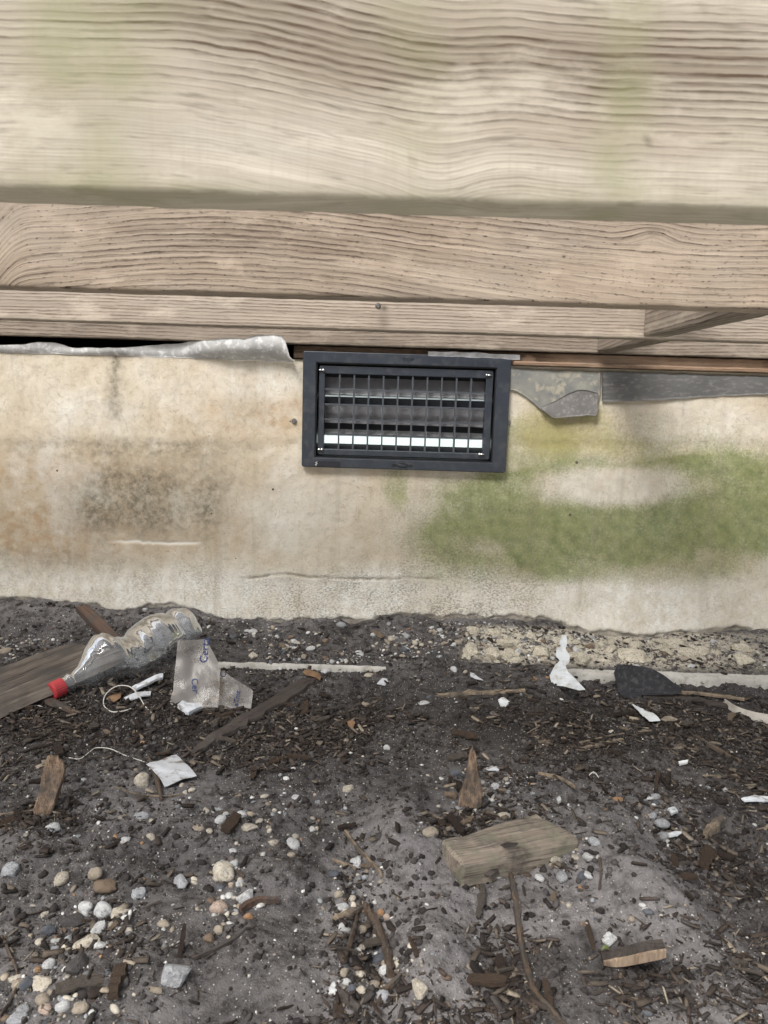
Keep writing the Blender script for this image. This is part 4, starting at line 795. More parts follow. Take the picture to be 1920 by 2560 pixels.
for i in range(len(loc)):
    c, wd = pk[rs.choice(6, p=[.27, .23, .18, .14, .1, .08])]; r0 = .0042 + .0058 * rs.rand() ** 2
    o = link('pebble', pm[c][rs.randint(5)]); o.location = loc[i] + np.array([0, 0, r0 * .12]); o.scale = (r0 * rs.uniform(1, 1.4), r0 * rs.uniform(.8, 1), r0 * rs.uniform(.55, .8)); o.rotation_euler = (rs.normal(0, .2), rs.normal(0, .2), rs.rand() * 6.3)
    tag(o, 'small loose %s pebble lying nearest to %s' % (wd, landmark(loc[i])), 'pebble', 'small %s pebbles scattered over the soil' % wd)
# individual wood chips
def chipwood(name, light, dark, sc=1):
    t = NT(name); p = t.pos(); n = t.noise(t.scale(p, (.8, 7, 7)), 1.4, 5, .65); c = t.mix(t.ramp(n, [(.33, 0), (.66, 1)]), dark, light)
    t.bsdf(Base_Color=c, Roughness=.85, Specular_IOR_Level=.2, Normal=t.bump(n, .7, .08)); return t.m
CW = [('dark brown', chipwood('dark_bark', (.058, .042, .033), (.022, .016, .013))), ('brown', chipwood('brown_bark', (.10, .070, .050), (.040, .027, .020))), ('greyish', chipwood('grey_wood_chip', (.14, .12, .10), (.055, .045, .038))), ('pale straw coloured', chipwood('pale_chip', (.27, .215, .155), (.14, .105, .075)))]
def chip_obj(seed, mat):
    rs = np.random.RandomState(seed); n = 9; xs = np.linspace(-1, 1, n); V = []; bend = rs.normal(0, .15); tw = rs.normal(0, .3)
    for i, x in enumerate(xs):
        wv = (1 - .3 * abs(x) ** rs.choice([3, 5, 9])) * rs.uniform(.65, 1.15); oy = bend * x * x + rs.normal(0, .06); oz = .25 * rs.normal() + tw * x
        V += [(x + rs.normal(0, .03), oy - wv, oz - .8), (x, oy + wv * rs.uniform(.85, 1.1), oz - .8), (x + rs.normal(0, .03), oy + wv * .9, oz + .8), (x, oy - wv * rs.uniform(.8, 1), oz + .9)]
    Fc = [[i * 4 + k, i * 4 + (k + 1) % 4, i * 4 + 4 + (k + 1) % 4, i * 4 + 4 + k] for i in range(n - 1) for k in range(4)] + [[3, 2, 1, 0], [n * 4 - 4, n * 4 - 3, n * 4 - 2, n * 4 - 1]]
    return mesh('wood_chip', V, Fc, mat)
cm = [[chip_obj(1000 + 10 * i + j, m) for j in range(7)] for i, (_, m) in enumerate(CW)]
loc, Rm, scl, col, az, tl, rl = chip_set(560, CHIP_BL, .012, 71, .016, .052); iv = np.where(in_view(loc))[0][:300]; loc, scl, az, tl, rl = loc[iv], scl[iv], az[iv], tl[iv], rl[iv]; rs = np.random.RandomState(72)
for i in range(len(loc)):
    k = rs.choice(4, p=[.42, .28, .2, .1]); o = link('wood_chip', cm[k][rs.randint(7)]); o.location = loc[i]; o.scale = (scl[i][0], scl[i][1], max(scl[i][2], .0012)); o.rotation_euler = (rl[i] * .6, tl[i] * .6, az[i])
    tag(o, 'loose %s %s wood chip lying nearest to %s' % ('long' if scl[i][0] > .012 else 'short', CW[k][0], landmark(loc[i])), 'wood chip', '%s wood chips strewn in the mulch' % CW[k][0])

# ================================================================== rubbish and pieces of wood lying about
def prism(name, top, thick, mat, parent=None, jit=.0006, cuts=5, bev=.0015, axis=None):
    """slab from the corner points of its upper face and a vector through its thickness; grain along its first edge"""
    bm = bmesh.new(); top = [Vector(p) for p in top]; th = Vector(thick)
    a = [bm.verts.new(p) for p in top]; b = [bm.verts.new(p + th) for p in top]; n = len(a)
    bm.faces.new(a); bm.faces.new(b[::-1])
    for i in range(n): bm.faces.new((a[i], b[i], b[(i + 1) % n], a[(i + 1) % n]))
    bmesh.ops.recalc_face_normals(bm, faces=bm.faces[:])
    bmesh.ops.bevel(bm, geom=bm.edges[:], offset=bev, segments=1, affect='EDGES')
    bmesh.ops.subdivide_edges(bm, edges=bm.edges[:], cuts=cuts, use_grid_fill=True)
    bmesh.ops.triangulate(bm, faces=bm.faces[:])
    rs = np.random.RandomState(abs(hash(name)) % 1000 if False else len(top) * 7 + int(abs(top[0].x) * 1e4) % 900)
    ax = Vector(axis) if axis is not None else (top[1] - top[0]); ax.normalize(); nrm = th.normalized(); sd = ax.cross(nrm)
    org = top[0].copy(); co = np.array([v.co[:] for v in bm.verts])
    d = fbm(co[:, 0] * 60, co[:, 1] * 60 + co[:, 2] * 45, 1, 3, int(rs.randint(50)))
    for v, q in zip(bm.verts, d): v.co = v.co + v.normal * float(q) * jit * 2.5
    # local frame: x along the grain
    Rm = Matrix((ax, sd, -nrm)).transposed().to_4x4(); Rm.translation = org
    bm.transform(Rm.inverted()); me = bm_mesh(name, bm, mat); o = link(name, me, parent); o.matrix_world = Rm; return o
def old_wood(name, light, mid, dark, sc=1.0, stain=(.05, .045, .04), moss=None):
    t = NT(name); p = t.pos(); v = t.scale(p, (6 * sc, 90 * sc, 90 * sc))
    n = t.noise(v, 1, 5, .65, .4); n2 = t.noise(t.scale(p, (9 * sc, 420 * sc, 420 * sc)), 1, 3, .6); b = t.noise(p, 26 * sc, 4, .6)
    c = t.mix(t.ramp(n, [(.35, 0), (.62, 1)]), mid, light); c = t.mix(t.math('MULTIPLY', t.ramp(n2, [(.5, 0), (.66, 1)]), .75), c, dark)
    c = t.mix(t.math('MULTIPLY', t.ramp(b, [(.44, 0), (.62, 1)]), .85), c, stain)
    if moss: c = t.mix(t.math('MULTIPLY', t.ramp(t.noise(p, 40, 4), [(.48, 0), (.62, 1)]), .5), c, moss)
    h = t.math('ADD', n2, n); t.bsdf(Base_Color=c, Roughness=.85, Specular_IOR_Level=.2, Normal=t.bump(h, .8, .0018)); return t.m
OW_dark = old_wood('dark_wet_plank', (.14, .12, .10), (.06, .048, .04), (.012, .009, .008), .55)
OW_red = old_wood('red_brown_plank', (.09, .058, .042), (.055, .034, .026), (.02, .013, .010))
OW_block = old_wood('weathered_block', (.25, .215, .175), (.135, .11, .087), (.035, .024, .018), .8, (.045, .039, .035), (.17, .17, .12))
OW_shard = old_wood('splintered_wood', (.23, .165, .115), (.12, .08, .055), (.025, .016, .012), 1.4)
OW_bark = old_wood('charred_bark', (.058, .046, .04), (.036, .030, .027), (.014, .012, .011), 1.2)
OW_pale = old_wood('pale_splinter', (.24, .19, .135), (.15, .115, .083), (.05, .037, .027), 1.5)
OW_stick = old_wood('brown_stick', (.10, .073, .052), (.06, .043, .032), (.02, .015, .012), 2)

# --- planks against the wall foot on the left
far_l, far_r = P(154, 1560, -.225), P(262, 1580, -.262); near_r = G(20, 1775, .022); near_l = near_r + (far_l - far_r) * 1.08; near_l[2] = float(H(near_l[0], near_l[1])) + .03
ext = .25; near_r = near_r + (near_r - far_r) * ext; near_l = near_l + (near_l - far_l) * ext; near_r[2] += .012; near_l[2] += .008
o = prism('plank', [near_l, far_l, far_r, near_r], (.012, -.012, -.020), OW_dark, jit=.0008, cuts=9); tag(o, 'dark weathered plank end leaning by the bottle at the wall foot', 'plank')
q = [P(188, 1516, -.110), P(216, 1509, -.105), P(306, 1596, -.20), P(272, 1604, -.205)]
o = prism('plank_offcut', [q[0], q[3], q[2], q[1]], (.0, .006, -.016), OW_red, jit=.0006); tag(o, 'narrow reddish brown board offcut behind the dark plank', 'plank')
# --- wood block on the soil
A = G(1156, 2221); B = G(1455, 2112); ex = B - A; ex[2] = 0; L = np.linalg.norm(ex); ex /= L; ey = np.array([-ex[1], ex[0], 0]); zt = min(A[2], B[2]) - .004
h_ = .033; wd = .066; base = np.array([A[0], A[1], zt])
up = np.array([0, 0, h_])
t0 = base + up + ey * .002; t1 = base + ex * (L - .004) + up + np.array([0, 0, .004]); t1b = t1 + ex * .003 + ey * .016; t2 = base + ex * (L * .86) + ey * (wd + .004) + up + np.array([0, 0, .006]); t3 = base + ey * (wd - .012) - ex * .004 + up
o = prism('wood_block', [t0, t1, t1b, t2, t3], (0, 0, -h_), OW_block, jit=.0011, cuts=9, bev=.003); tag(o, 'weathered grey brown wood block offcut lying on the soil', 'wood block')
# --- upright shards
def shard(name, poly, Y, mat, lab, cat, depth=.016, lean=.12):
    zb = poly[0][1]; pts = [P(px, py, Y) for px, py in poly]; zl = min(p[2] for p in pts)
    for p in pts: p[1] += lean * (p[2] - zl)
    bm = bmesh.new(); a = [bm.verts.new(p) for p in pts]; ht = max(p[2] for p in pts) - zl
    b = [bm.verts.new((p[0] * .9 + np.mean([q[0] for q in pts]) * .1, p[1] + depth * (1 - .75 * (p[2] - zl) / ht), p[2])) for p in pts]
    bm.faces.new(a); bm.faces.new(b[::-1])
    for i in range(len(a)): bm.faces.new((a[i], b[i], b[(i + 1) % len(a)], a[(i + 1) % len(a)]))
    bmesh.ops.recalc_face_normals(bm, faces=bm.faces[:]); bmesh.ops.bevel(bm, geom=bm.edges[:], offset=.0012, segments=1, affect='EDGES')
    bmesh.ops.triangulate(bm, faces=bm.faces[:]); bmesh.ops.subdivide_edges(bm, edges=bm.edges[:], cuts=4, use_grid_fill=True)
    co = np.array([v.co[:] for v in bm.verts]); d = fbm(co[:, 0] * 160, co[:, 2] * 28 + co[:, 1] * 60, 1, 3, 12); bm.normal_update()
    for v, q in zip(bm.verts, d): v.co = v.co + v.normal * float(q) * .0028
    ctr = Vector((np.mean(co[:, 0]), np.mean(co[:, 1]), zl)); Rm = Matrix(((0, 1, 0), (0, 0, 1), (1, 0, 0))).to_4x4(); Rm.translation = ctr   # local x = world up
    bm.transform(Rm.inverted()); o = link(name, bm_mesh(name, bm, mat)); o.matrix_world = Rm; tag(o, lab, cat); return o
gp = G(1180, 2022)
shard('wood_shard', [(1148, 2026), (1205, 2022), (1210, 1985), (1200, 1935), (1194, 1900), (1188, 1884), (1180, 1902), (1172, 1940), (1160, 1975), (1150, 2000)], gp[1], OW_shard, 'pointed brown wood shard standing upright behind the wood block', 'wood shard', .020, .30)
gp = G(115, 2042)
shard('wood_chunk', [(82, 2036), (122, 2046), (134, 2000), (146, 1945), (140, 1930), (126, 1926), (122, 1914), (98, 1914), (92, 1935), (86, 1980)], gp[1], OW_shard, 'short splintered brown wood chunk standing in the mulch', 'wood chunk', .022, .35)
# --- strips lying on the ground, from their centre line and widths in photo pixels
def strip(name, line, wpx, mat, lab, cat, th=.003, lift=.0, k=6, wob=.0):
    c = smooth_path([G(a, b, lift + (l if len(x) else 0)) for a, b, *x in line for l in [x[0] if x else 0]], k); n = len(c)
    d = np.array([(p - CAM) @ f_ for p in c]); wv = np.interp(np.linspace(0, 1, n), np.linspace(0, 1, len(wpx)), wpx) / F * d / 2
    tn = np.gradient(c, axis=0); tn[:, 2] = 0; tn /= np.linalg.norm(tn, axis=1)[:, None] + 1e-9; sd = np.stack([-tn[:, 1], tn[:, 0], 0 * tn[:, 0]], -1)
    rs = np.random.RandomState(int(line[0][0]) % 900); j1 = 1 + .18 * rs.randn(n); j2 = 1 + .18 * rs.randn(n); up = np.array([0, 0, th]); V = []
    for i in range(n):
        cz = max(c[i][2], float(H(c[i][0], c[i][1])) - .001) if not lift else c[i][2]; p = np.array([c[i][0], c[i][1], cz])
        V += [p - sd[i] * wv[i] * j1[i], p + sd[i] * wv[i] * j2[i], p + sd[i] * wv[i] * j2[i] * .85 + up, p + up * (1.25 + .3 * rs.randn() * .5), p - sd[i] * wv[i] * j1[i] * .85 + up]
    m = 5; Fc = [[i * m + k_, i * m + (k_ + 1) % m, (i + 1) * m + (k_ + 1) % m, (i + 1) * m + k_] for i in range(n - 1) for k_ in range(m)] + [list(range(m))[::-1], list(range((n - 1) * m, n * m))]
    ax = Vector(c[-1] - c[0]).normalized(); sdv = Vector((-ax.y, ax.x, 0)).normalized(); Rm = Matrix((ax, sdv, ax.cross(sdv))).transposed().to_4x4(); Rm.translation = Vector(c[0])
    inv = np.array(Rm.inverted()); V = np.array(V); V = V @ inv[:3, :3].T + inv[:3, 3]
    me = mesh(name, V, Fc, mat); o = link(name, me); o.matrix_world = Rm; tag(o, lab, cat)
    bm = bmesh.new(); bm.from_mesh(me); bmesh.ops.recalc_face_normals(bm, faces=bm.faces[:]); bm.to_mesh(me); bm.free(); return o
strip('bark_strip', [(478, 1892), (560, 1835), (640, 1790), (720, 1740), (770, 1706), (800, 1702)], [20, 46, 52, 50, 42, 20], OW_bark, 'long curved charred bark strip lying on the mulch', 'bark', .006)
strip('wood_strip', [(1096, 1742), (1150, 1738), (1230, 1734), (1312, 1728)], [14, 22, 20, 10], OW_pale, 'pale split wood strip lying in front of the footing', 'wood strip', .004)
strip('wood_splinter', [(1462, 1872), (1505, 1862), (1556, 1850)], [14, 16, 10], OW_pale, 'grey split wood splinter beside the thin reed on dark soil', 'splinter', .003)
strip('reed_stalk', [(1450, 1858), (1540, 1838), (1640, 1826), (1675, 1826)], [5, 5, 4, 3], OW_pale, 'thin dry reed stalk lying across the mulch', 'stalk', .0018)
strip('stick', [(1740, 1846), (1775, 1866), (1815, 1890), (1852, 1910)], [10, 12, 12, 8], OW_stick, 'straight brown stick in the mulch near the curled strip', 'stick', .005)
strip('wood_splinter', [(1755, 1944), (1800, 1943), (1850, 1940)], [8, 10, 6], OW_pale, 'narrow pale splinter on the mulch below the brown stick', 'splinter', .003)
strip('straw_stalk', [(863, 2080), (890, 2118), (920, 2150), (955, 2196)], [9, 9, 9, 7], OW_pale, 'thin straw stalk crossing the soil beside the white crusty stone', 'stalk', .003)
strip('straw_stalk', [(832, 2152), (862, 2164), (890, 2176)], [7, 8, 6], OW_pale, 'short straw stalk under the longer straw stalk', 'stalk', .003)
strip('straw_stalk', [(1064, 2034), (1090, 2046), (1122, 2062)], [6, 8, 7], OW_pale, 'short straw stalk lying left of the pointed wood shard', 'stalk', .003)
strip('bark_stick', [(1276, 2190), (1290, 2260), (1300, 2340), (1310, 2400), (1335, 2480), (1380, 2535), (1415, 2575)], [12, 16, 15, 14, 15, 14, 12], OW_stick, 'long brown stick running out from under the wood block', 'stick', .005)
strip('bark_stick', [(912, 2272), (935, 2310), (955, 2350), (970, 2400), (978, 2446)], [26, 22, 22, 20, 20], OW_stick, 'thick forked bark stick beside the pebble hollow', 'stick', .007)
strip('bark_stick', [(893, 2294), (885, 2330), (872, 2375), (855, 2410)], [8, 11, 13, 12], OW_stick, 'thin bark stick on the other side of the pebble hollow', 'stick', .005)
strip('bark_stick', [(945, 2515), (965, 2480), (1000, 2445)], [12, 15, 12], OW_stick, 'short bark stick pointing at the forked bark stick', 'stick', .005)
strip('wood_splinter', [(832, 2304), (870, 2288), (903, 2272)], [18, 22, 12], OW_pale, 'frayed grey splinter touching the head of the forked stick', 'splinter', .004)
strip('bark_piece', [(600, 2280), (640, 2258), (698, 2258)], [16, 18, 8], OW_red, 'red brown bark piece beside the pointed white stone', 'bark', .006)
strip('bark_piece', [(840, 2480), (870, 2505), (900, 2530)], [20, 22, 16], OW_bark, 'dark bark piece below the pebble hollow', 'bark', .005)
strip('twig', [(372, 1898), (384, 1930), (396, 1965), (404, 2004)], [8, 12, 13, 8], OW_stick, 'dark twig lying over the edge of the paper scrap', 'twig', .004)
strip('straw_stalk', [(288, 1970), (340, 1986), (400, 1992), (462, 1988)], [5, 5, 5, 4], OW_pale, 'thin pale straw running below the paper scrap', 'stalk', .0018)
strip('straw_stalk', [(-20, 2042), (40, 2033), (86, 2028)], [7, 7, 6], OW_pale, 'pale straw touching the foot of the splintered wood chunk', 'stalk', .002)
strip('dark_strip', [(1605, 1742), (1680, 1748), (1760, 1756), (1832, 1772)], [16, 24, 26, 16], OW_bark, 'dark grey strip lying below the black slate piece', 'strip', .005)
strip('wood_strip', [(1690, 1738), (1760, 1742), (1860, 1756)], [10, 14, 10], OW_pale, 'pale brown lath strip lying against the footing', 'wood strip', .004, .004)
strip('wood_strip', [(100, 1745), (140, 1762), (190, 1786)], [22, 26, 10], OW_red, 'brown curved bark offcut below the red bottle cap', 'bark', .005)
strip('dry_strip', [(1345, 1935), (1400, 1948), (1440, 1972), (1375 + 4, 1990)][:3], [8, 12, 8], OW_pale, 'frayed grey fibre strip behind the wood block', 'fibre', .003)
strip('wood_splinter', [(1762, 2100), (1785, 2075), (1805, 2056)], [16, 26, 22], OW_pale, 'stubby pale wood splinter standing in the mulch by striped pebbles', 'splinter', .010)
strip('twig', [(1500, 2150), (1502, 2190), (1498, 2226)], [6, 7, 6], OW_stick, 'small dark twig near the round green grey stone', 'twig', .003)
strip('root', [(5, 2345), (25, 2390), (45, 2450), (30, 2500), (0, 2545)], [6, 7, 8, 7, 6], OW_stick, 'thin curved root lying on the stony soil', 'root', .003)
strip('twig', [(480, 2400), (560, 2365), (640, 2318)], [8, 8, 6], OW_bark, 'thin dark twig running from the grey angular stone', 'twig', .003)
# curved bark slab standing on edge
arc = [(1506, 2398), (1530, 2402), (1560, 2400), (1600, 2392), (1640, 2384), (1660, 2378)]
pts = [G(a, b) for a, b in arc]; V = []; n_ = 24; c = smooth_path(pts, 5); n_ = len(c)
hv = np.interp(np.linspace(0, 1, n_), [0, .25, .7, 1], [.002, .009, .011, .008]); rs = np.random.RandomState(9)
for i in range(n_): V += [c[i] + [0, -.004, -.004], c[i] + [0, -.003, .75 * hv[i] * (1 + .1 * rs.randn())], c[i] + [0, .007, .9 * hv[i] + .001], c[i] + [0, .010, -.004]]
Fc = [[i * 4 + k, i * 4 + (k + 1) % 4, i * 4 + 4 + (k + 1) % 4, i * 4 + 4 + k] for i in range(n_ - 1) for k in range(4)] + [[3, 2, 1, 0], [n_ * 4 - 4, n_ * 4 - 3, n_ * 4 - 2, n_ * 4 - 1]]
V2 = []
for i in range(n_): V2 += [c[i] + [0, -.0065, -.002], c[i] + [0, -.0055, .68 * hv[i] * (1 + .15 * rs.randn())], c[i] + [0, -.0032, .70 * hv[i]], c[i] + [0, -.0042, -.002]]
o = link('bark_slab', mesh('bark_slab', V, Fc, OW_bark)); link('broken_edge', mesh('broken_edge', V2, Fc, plain_mat('broken_wood_edge', (.27, .21, .15), (.13, .09, .065), 90, .8, .5, .001, .2, stretch=(2, 1, .3))), o); tag(o, 'curved bark slab with a pale broken edge in the soil hollow', 'bark')

# ------------------------------------------------------------------ scraps of paper, film, paint, slate
M_paper = plain_mat('dirty_paper', (.42, .435, .455), (.34, .35, .365), 40, .8, .3, .0006, .2, c3=(.14, .115, .095), sc3=55)
M_paint = plain_mat('white_paint_flake', (.56, .58, .59), (.46, .48, .49), 50, .55, .3, .0006, .35, c3=(.40, .39, .36), sc3=70)
M_foam = plain_mat('white_foam', (.52, .545, .575), (.42, .44, .465), 60, .7, .2, c3=(.2, .18, .16), sc3=60)
M_slate = plain_mat('black_slate', (.018, .018, .020), (.030, .030, .033), 60, .8, .5, .001, .15, c3=(.05, .05, .05), sc3=110)
def scrap(name, poly, mat, lab, cat, Ys=None, lift=.002, th=.0012, curl=.0, seed=0):
    """thin flake: corners on the ground, or on depth planes Ys when it stands up"""
    pts = [(P(a, b, Ys[i]) if Ys is not None else G(a, b, lift)) for i, (a, b) in enumerate(poly)]
    from mathutils.geometry import tessellate_polygon
    bm = bmesh.new(); vs = [bm.verts.new(p) for p in pts]; ctr = np.mean(pts, 0)
    for tri in tessellate_polygon([[Vector((a, b, 0)) for a, b in poly]]): bm.faces.new([vs[i] for i in tri])
    bmesh.ops.subdivide_edges(bm, edges=bm.edges[:], cuts=3, use_grid_fill=True); bm.normal_update()
    co = np.array([v.co[:] for v in bm.verts]); d = fbm(co[:, 0] * 70 + seed, co[:, 1] * 70 + co[:, 2] * 60, 1, 3, seed % 30)
    size = np.linalg.norm(np.ptp(co, axis=0)) / 2; off = Vector((0, th, 0)) if Ys is not None else Vector((0, 0, -th))
    for v, q in zip(bm.verts, d):
        rr = min(1, (v.co - Vector(ctr)).length / size); v.co += Vector((0, -.6, .3) if Ys is not None else (0, 0, 1)) * (float(q) * .0022 + curl * (1 - rr * rr))
    r = bmesh.ops.extrude_face_region(bm, geom=bm.faces[:]); bmesh.ops.translate(bm, verts=[g for g in r['geom'] if isinstance(g, bmesh.types.BMVert)], vec=off)
    bmesh.ops.recalc_face_normals(bm, faces=bm.faces[:])
    o = link(name, bm_mesh(name, bm, mat)); return tag(o, lab, cat)
scrap('paper_scrap', [(366, 1922), (400, 1912), (441, 1896), (455, 1912), (492, 1951), (450, 1964), (412, 1980), (398, 1955)], M_paper, 'dirty white square paper scrap on the mulch', 'paper scrap', None, .006, .0008, .003, 3)
yb = G(1410, 1728)[1]
scrap('paint_flake', [(1380, 1712), (1374, 1690), (1388, 1664), (1400, 1652), (1390, 1640), (1392, 1622), (1402, 1616), (1399, 1604), (1406, 1590), (1416, 1588), (1418, 1608), (1414, 1622), (1424, 1638), (1424, 1654), (1414, 1664), (1420, 1680), (1440, 1698), (1464, 1724), (1448, 1726), (1410, 1716)], M_paint,
      'tall white peeled paint flake leaning on the footing edge', 'paint flake', [yb + .03 * (1 - (b - 1588) / 138.) for b in (1712, 1690, 1664, 1652, 1640, 1622, 1616, 1604, 1590, 1588, 1608, 1622, 1638, 1654, 1664, 1680, 1698, 1724, 1726, 1716)], 0, .002, 0, 5)
yb = G(1600, 1745)[1]; pl = [(1540, 1700), (1536, 1684), (1545, 1662), (1580, 1664), (1630, 1672), (1662, 1690), (1690, 1712), (1706, 1730), (1690, 1736), (1640, 1738), (1606, 1738), (1600, 1747), (1560, 1744), (1545, 1728)]
scrap('slate_piece', pl, M_slate, 'black torn slate shingle piece leaning against the footing', 'slate', [yb + .028 * (1 - (b - 1662) / 85.) - .004 for a, b in pl], 0, .004, 0, 8)
scrap('paint_flake', [(1578, 1773), (1600, 1783), (1612, 1792), (1630, 1796), (1650, 1814), (1622, 1815), (1606, 1803), (1590, 1786)], M_paint, 'white triangular paint flake lying by the dull brown stone', 'paint flake', None, .010, .0012, .002, 9)
scrap('paint_flake', [(1245, 1754), (1258, 1748), (1274, 1760), (1264, 1772), (1250, 1766)], M_paint, 'small white square flake beside the pale wood strip', 'paint flake', None, .004, .003, .001, 10)
scrap('paint_flake', [(1852, 2004), (1885, 1998), (1935, 2000), (1935, 2012), (1880, 2014), (1862, 2012)], M_foam, 'long bluish white shard lying on the soil by the mulch', 'paint flake', None, .005, .002, .002, 11)
scrap('plastic_flake', [(1174, 1685), (1186, 1690), (1208, 1705), (1190, 1702), (1176, 1696)], M_paper, 'grey triangular plastic flake on the bare soil', 'flake', None, .003, .001, .001, 12)
scrap('plastic_flake', [(942, 1712), (956, 1700), (974, 1703), (962, 1716)], M_paper, 'grey diamond shaped plastic flake near the footing edge', 'flake', None, .003, .001, .001, 13)
scrap('plastic_flake', [(1210, 1924), (1232, 1918), (1250, 1924), (1246, 1932), (1222, 1930)], M_paper, 'grey paper thin flake behind the pointed wood shard', 'flake', None, .003, .001, .001, 14)
scrap('paint_flake', [(1666, 2100), (1690, 2096), (1703, 2094), (1692, 2106), (1672, 2107)], M_paint, 'white flake tucked under the striped almond pebbles', 'paint flake', None, .009, .0030, .002, 15)
scrap('paint_flake', [(1668, 2036), (1684, 2032), (1694, 2042), (1678, 2046)], M_paint, 'white crumbly flake above the striped almond pebbles', 'paint flake', None, .008, .0030, .001, 16)
scrap('paint_flake', [(1390, 2010), (1398, 2000), (1402, 2016), (1394, 2020)], M_paint, 'small white flake at the back corner of the wood block', 'paint flake', None, .008, .0030, .001, 17)
scrap('paint_flake', [(1695, 1914), (1720, 1910), (1718, 1917), (1698, 1920)], M_paint, 'small white flake near the straight brown stick', 'paint flake', None, .008, .0030, .001, 18)
scrap('bark_flake', [(1204, 2186), (1216, 2188), (1226, 2192), (1240, 2186), (1246, 2205), (1226, 2216), (1208, 2210)], OW_bark, 'dark bark flake stuck to the front of the wood block', 'bark', None, .012, .0025, .004, 19)
scrap('wood_chip_flat', [(1250, 2113), (1268, 2107), (1296, 2109), (1288, 2116), (1262, 2120)], OW_bark, 'dark bark flake lying on top of the wood block', 'bark', [float(base[1] + ey[1] * .03)] * 5, 0, .002, .001, 20)
M_leaf = plain_mat('dry_leaf', (.17, .10, .055), (.11, .065, .035), 90, .7, .4, .001, .3)
scrap('dry_leaf', [(756, 1690), (768, 1684), (790, 1692), (803, 1702), (800, 1712), (784, 1706), (764, 1702)], M_leaf, 'curled tan dry leaf at the tip of the charred bark strip', 'leaf', None, .008, .0008, .004, 21)
scrap('dry_leaf', [(868, 1814), (880, 1808), (888, 1818), (882, 1828), (870, 1824)], M_leaf, 'tiny curled rust brown leaf alone on dark mulch', 'leaf', None, .005, .0008, .003, 22)
scrap('dry_leaf', [(268, 1752), (290, 1744), (304, 1742), (302, 1756), (284, 1765)], M_leaf, 'rust brown leaf scrap inside the white strap loop', 'leaf', None, .006, .0008, .003, 23)
scrap('green_leaf', [(1502, 2388), (1510, 2379), (1520, 2380), (1521, 2387), (1511, 2391)], plain_mat('fresh_leaf', (.11, .14, .05), (.15, .18, .07), 80, .6, .2), 'single small green leaf beside the curved bark slab', 'leaf', None, .006, .0008, .003, 24)
yb = G(1860, 1800)[1]; cs = [(1812, 1764), (1840, 1784), (1880, 1800), (1935, 1812)]
c = smooth_path([G(a, b) for a, b in cs], 6); V = []
for i, p in enumerate(c):
    s = i / (len(c) - 1); V += [p + [0, 0, -.001], p + [0, .004, .012 + .004 * s], p + [.001, .0055, .012 + .004 * s], p + [.001, .0015, -.001]]
Fc = [[i * 4 + k, i * 4 + (k + 1) % 4, i * 4 + 4 + (k + 1) % 4, i * 4 + 4 + k] for i in range(len(c) - 1) for k in range(4)] + [[3, 2, 1, 0], [len(c) * 4 - 4, len(c) * 4 - 3, len(c) * 4 - 2, len(c) * 4 - 1]]
o = link('curled_strip', mesh('curled_strip', V, Fc, plain_mat('grey_curl', (.45, .42, .37), (.32, .29, .25), 60, .6, .3))); tag(o, 'pale curled strip standing on edge in the mulch near the footing', 'strip')

# ------------------------------------------------------------------ crushed bottle
t = NT('clear_crumpled_plastic'); p = t.pos(); nb = t.bump(t.noise(p, 38, 2, .5), .35, .004)
gl = t.n('BsdfGlossy', None, Color=(.9, .92, .95), Roughness=.06, Normal=nb); trn = t.n('BsdfTransparent', None, Color=(.96, .97, .975)); df = t.n('BsdfDiffuse', None, Color=(.50, .52, .54))
lw = t.n('LayerWeight', None, Blend=.32, Normal=nb); m1 = t.n('MixShader'); t.set(m1.inputs[0], t.math('ADD', t.math('MULTIPLY', t.noise(p, 22, 4), .20), .05)); t.set(m1.inputs[1], trn); t.set(m1.inputs[2], df)
m2 = t.n('MixShader'); t.set(m2.inputs[0], t.math('MULTIPLY', lw.outputs['Fresnel'], .75, clamp=True)); t.set(m2.inputs[1], m1.outputs[0]); t.set(m2.inputs[2], gl); t.t.links.new(m2.outputs[0], t.out.inputs[0]); M_pet = t.m
cA = P(150, 1722, G(150, 1742)[1]); cA[2] = float(H(cA[0], cA[1])) + .0155
cB = P(478, 1588, -.135); cB[2] = max(cB[2], float(H(cB[0], cB[1])) + .036)
axv = cB - cA; LB = np.linalg.norm(axv); ax = axv / LB; s1 = np.cross(ax, [0, 0, 1.0]); s1 /= np.linalg.norm(s1); s2 = np.cross(s1, ax)
ts = np.linspace(0, 1, 110); nn = 72; V = []
rprof = lambda s: np.interp(s, [0, .05, .065, .08, .10, .15, .22, .29, .36, .5, .6, .72, .80, .84, .90, .95, .985, 1], [.0125, .0125, .0155, .0125, .0135, .019, .031, .041, .046, .046, .045, .045, .042, .037, .041, .040, .032, .014])
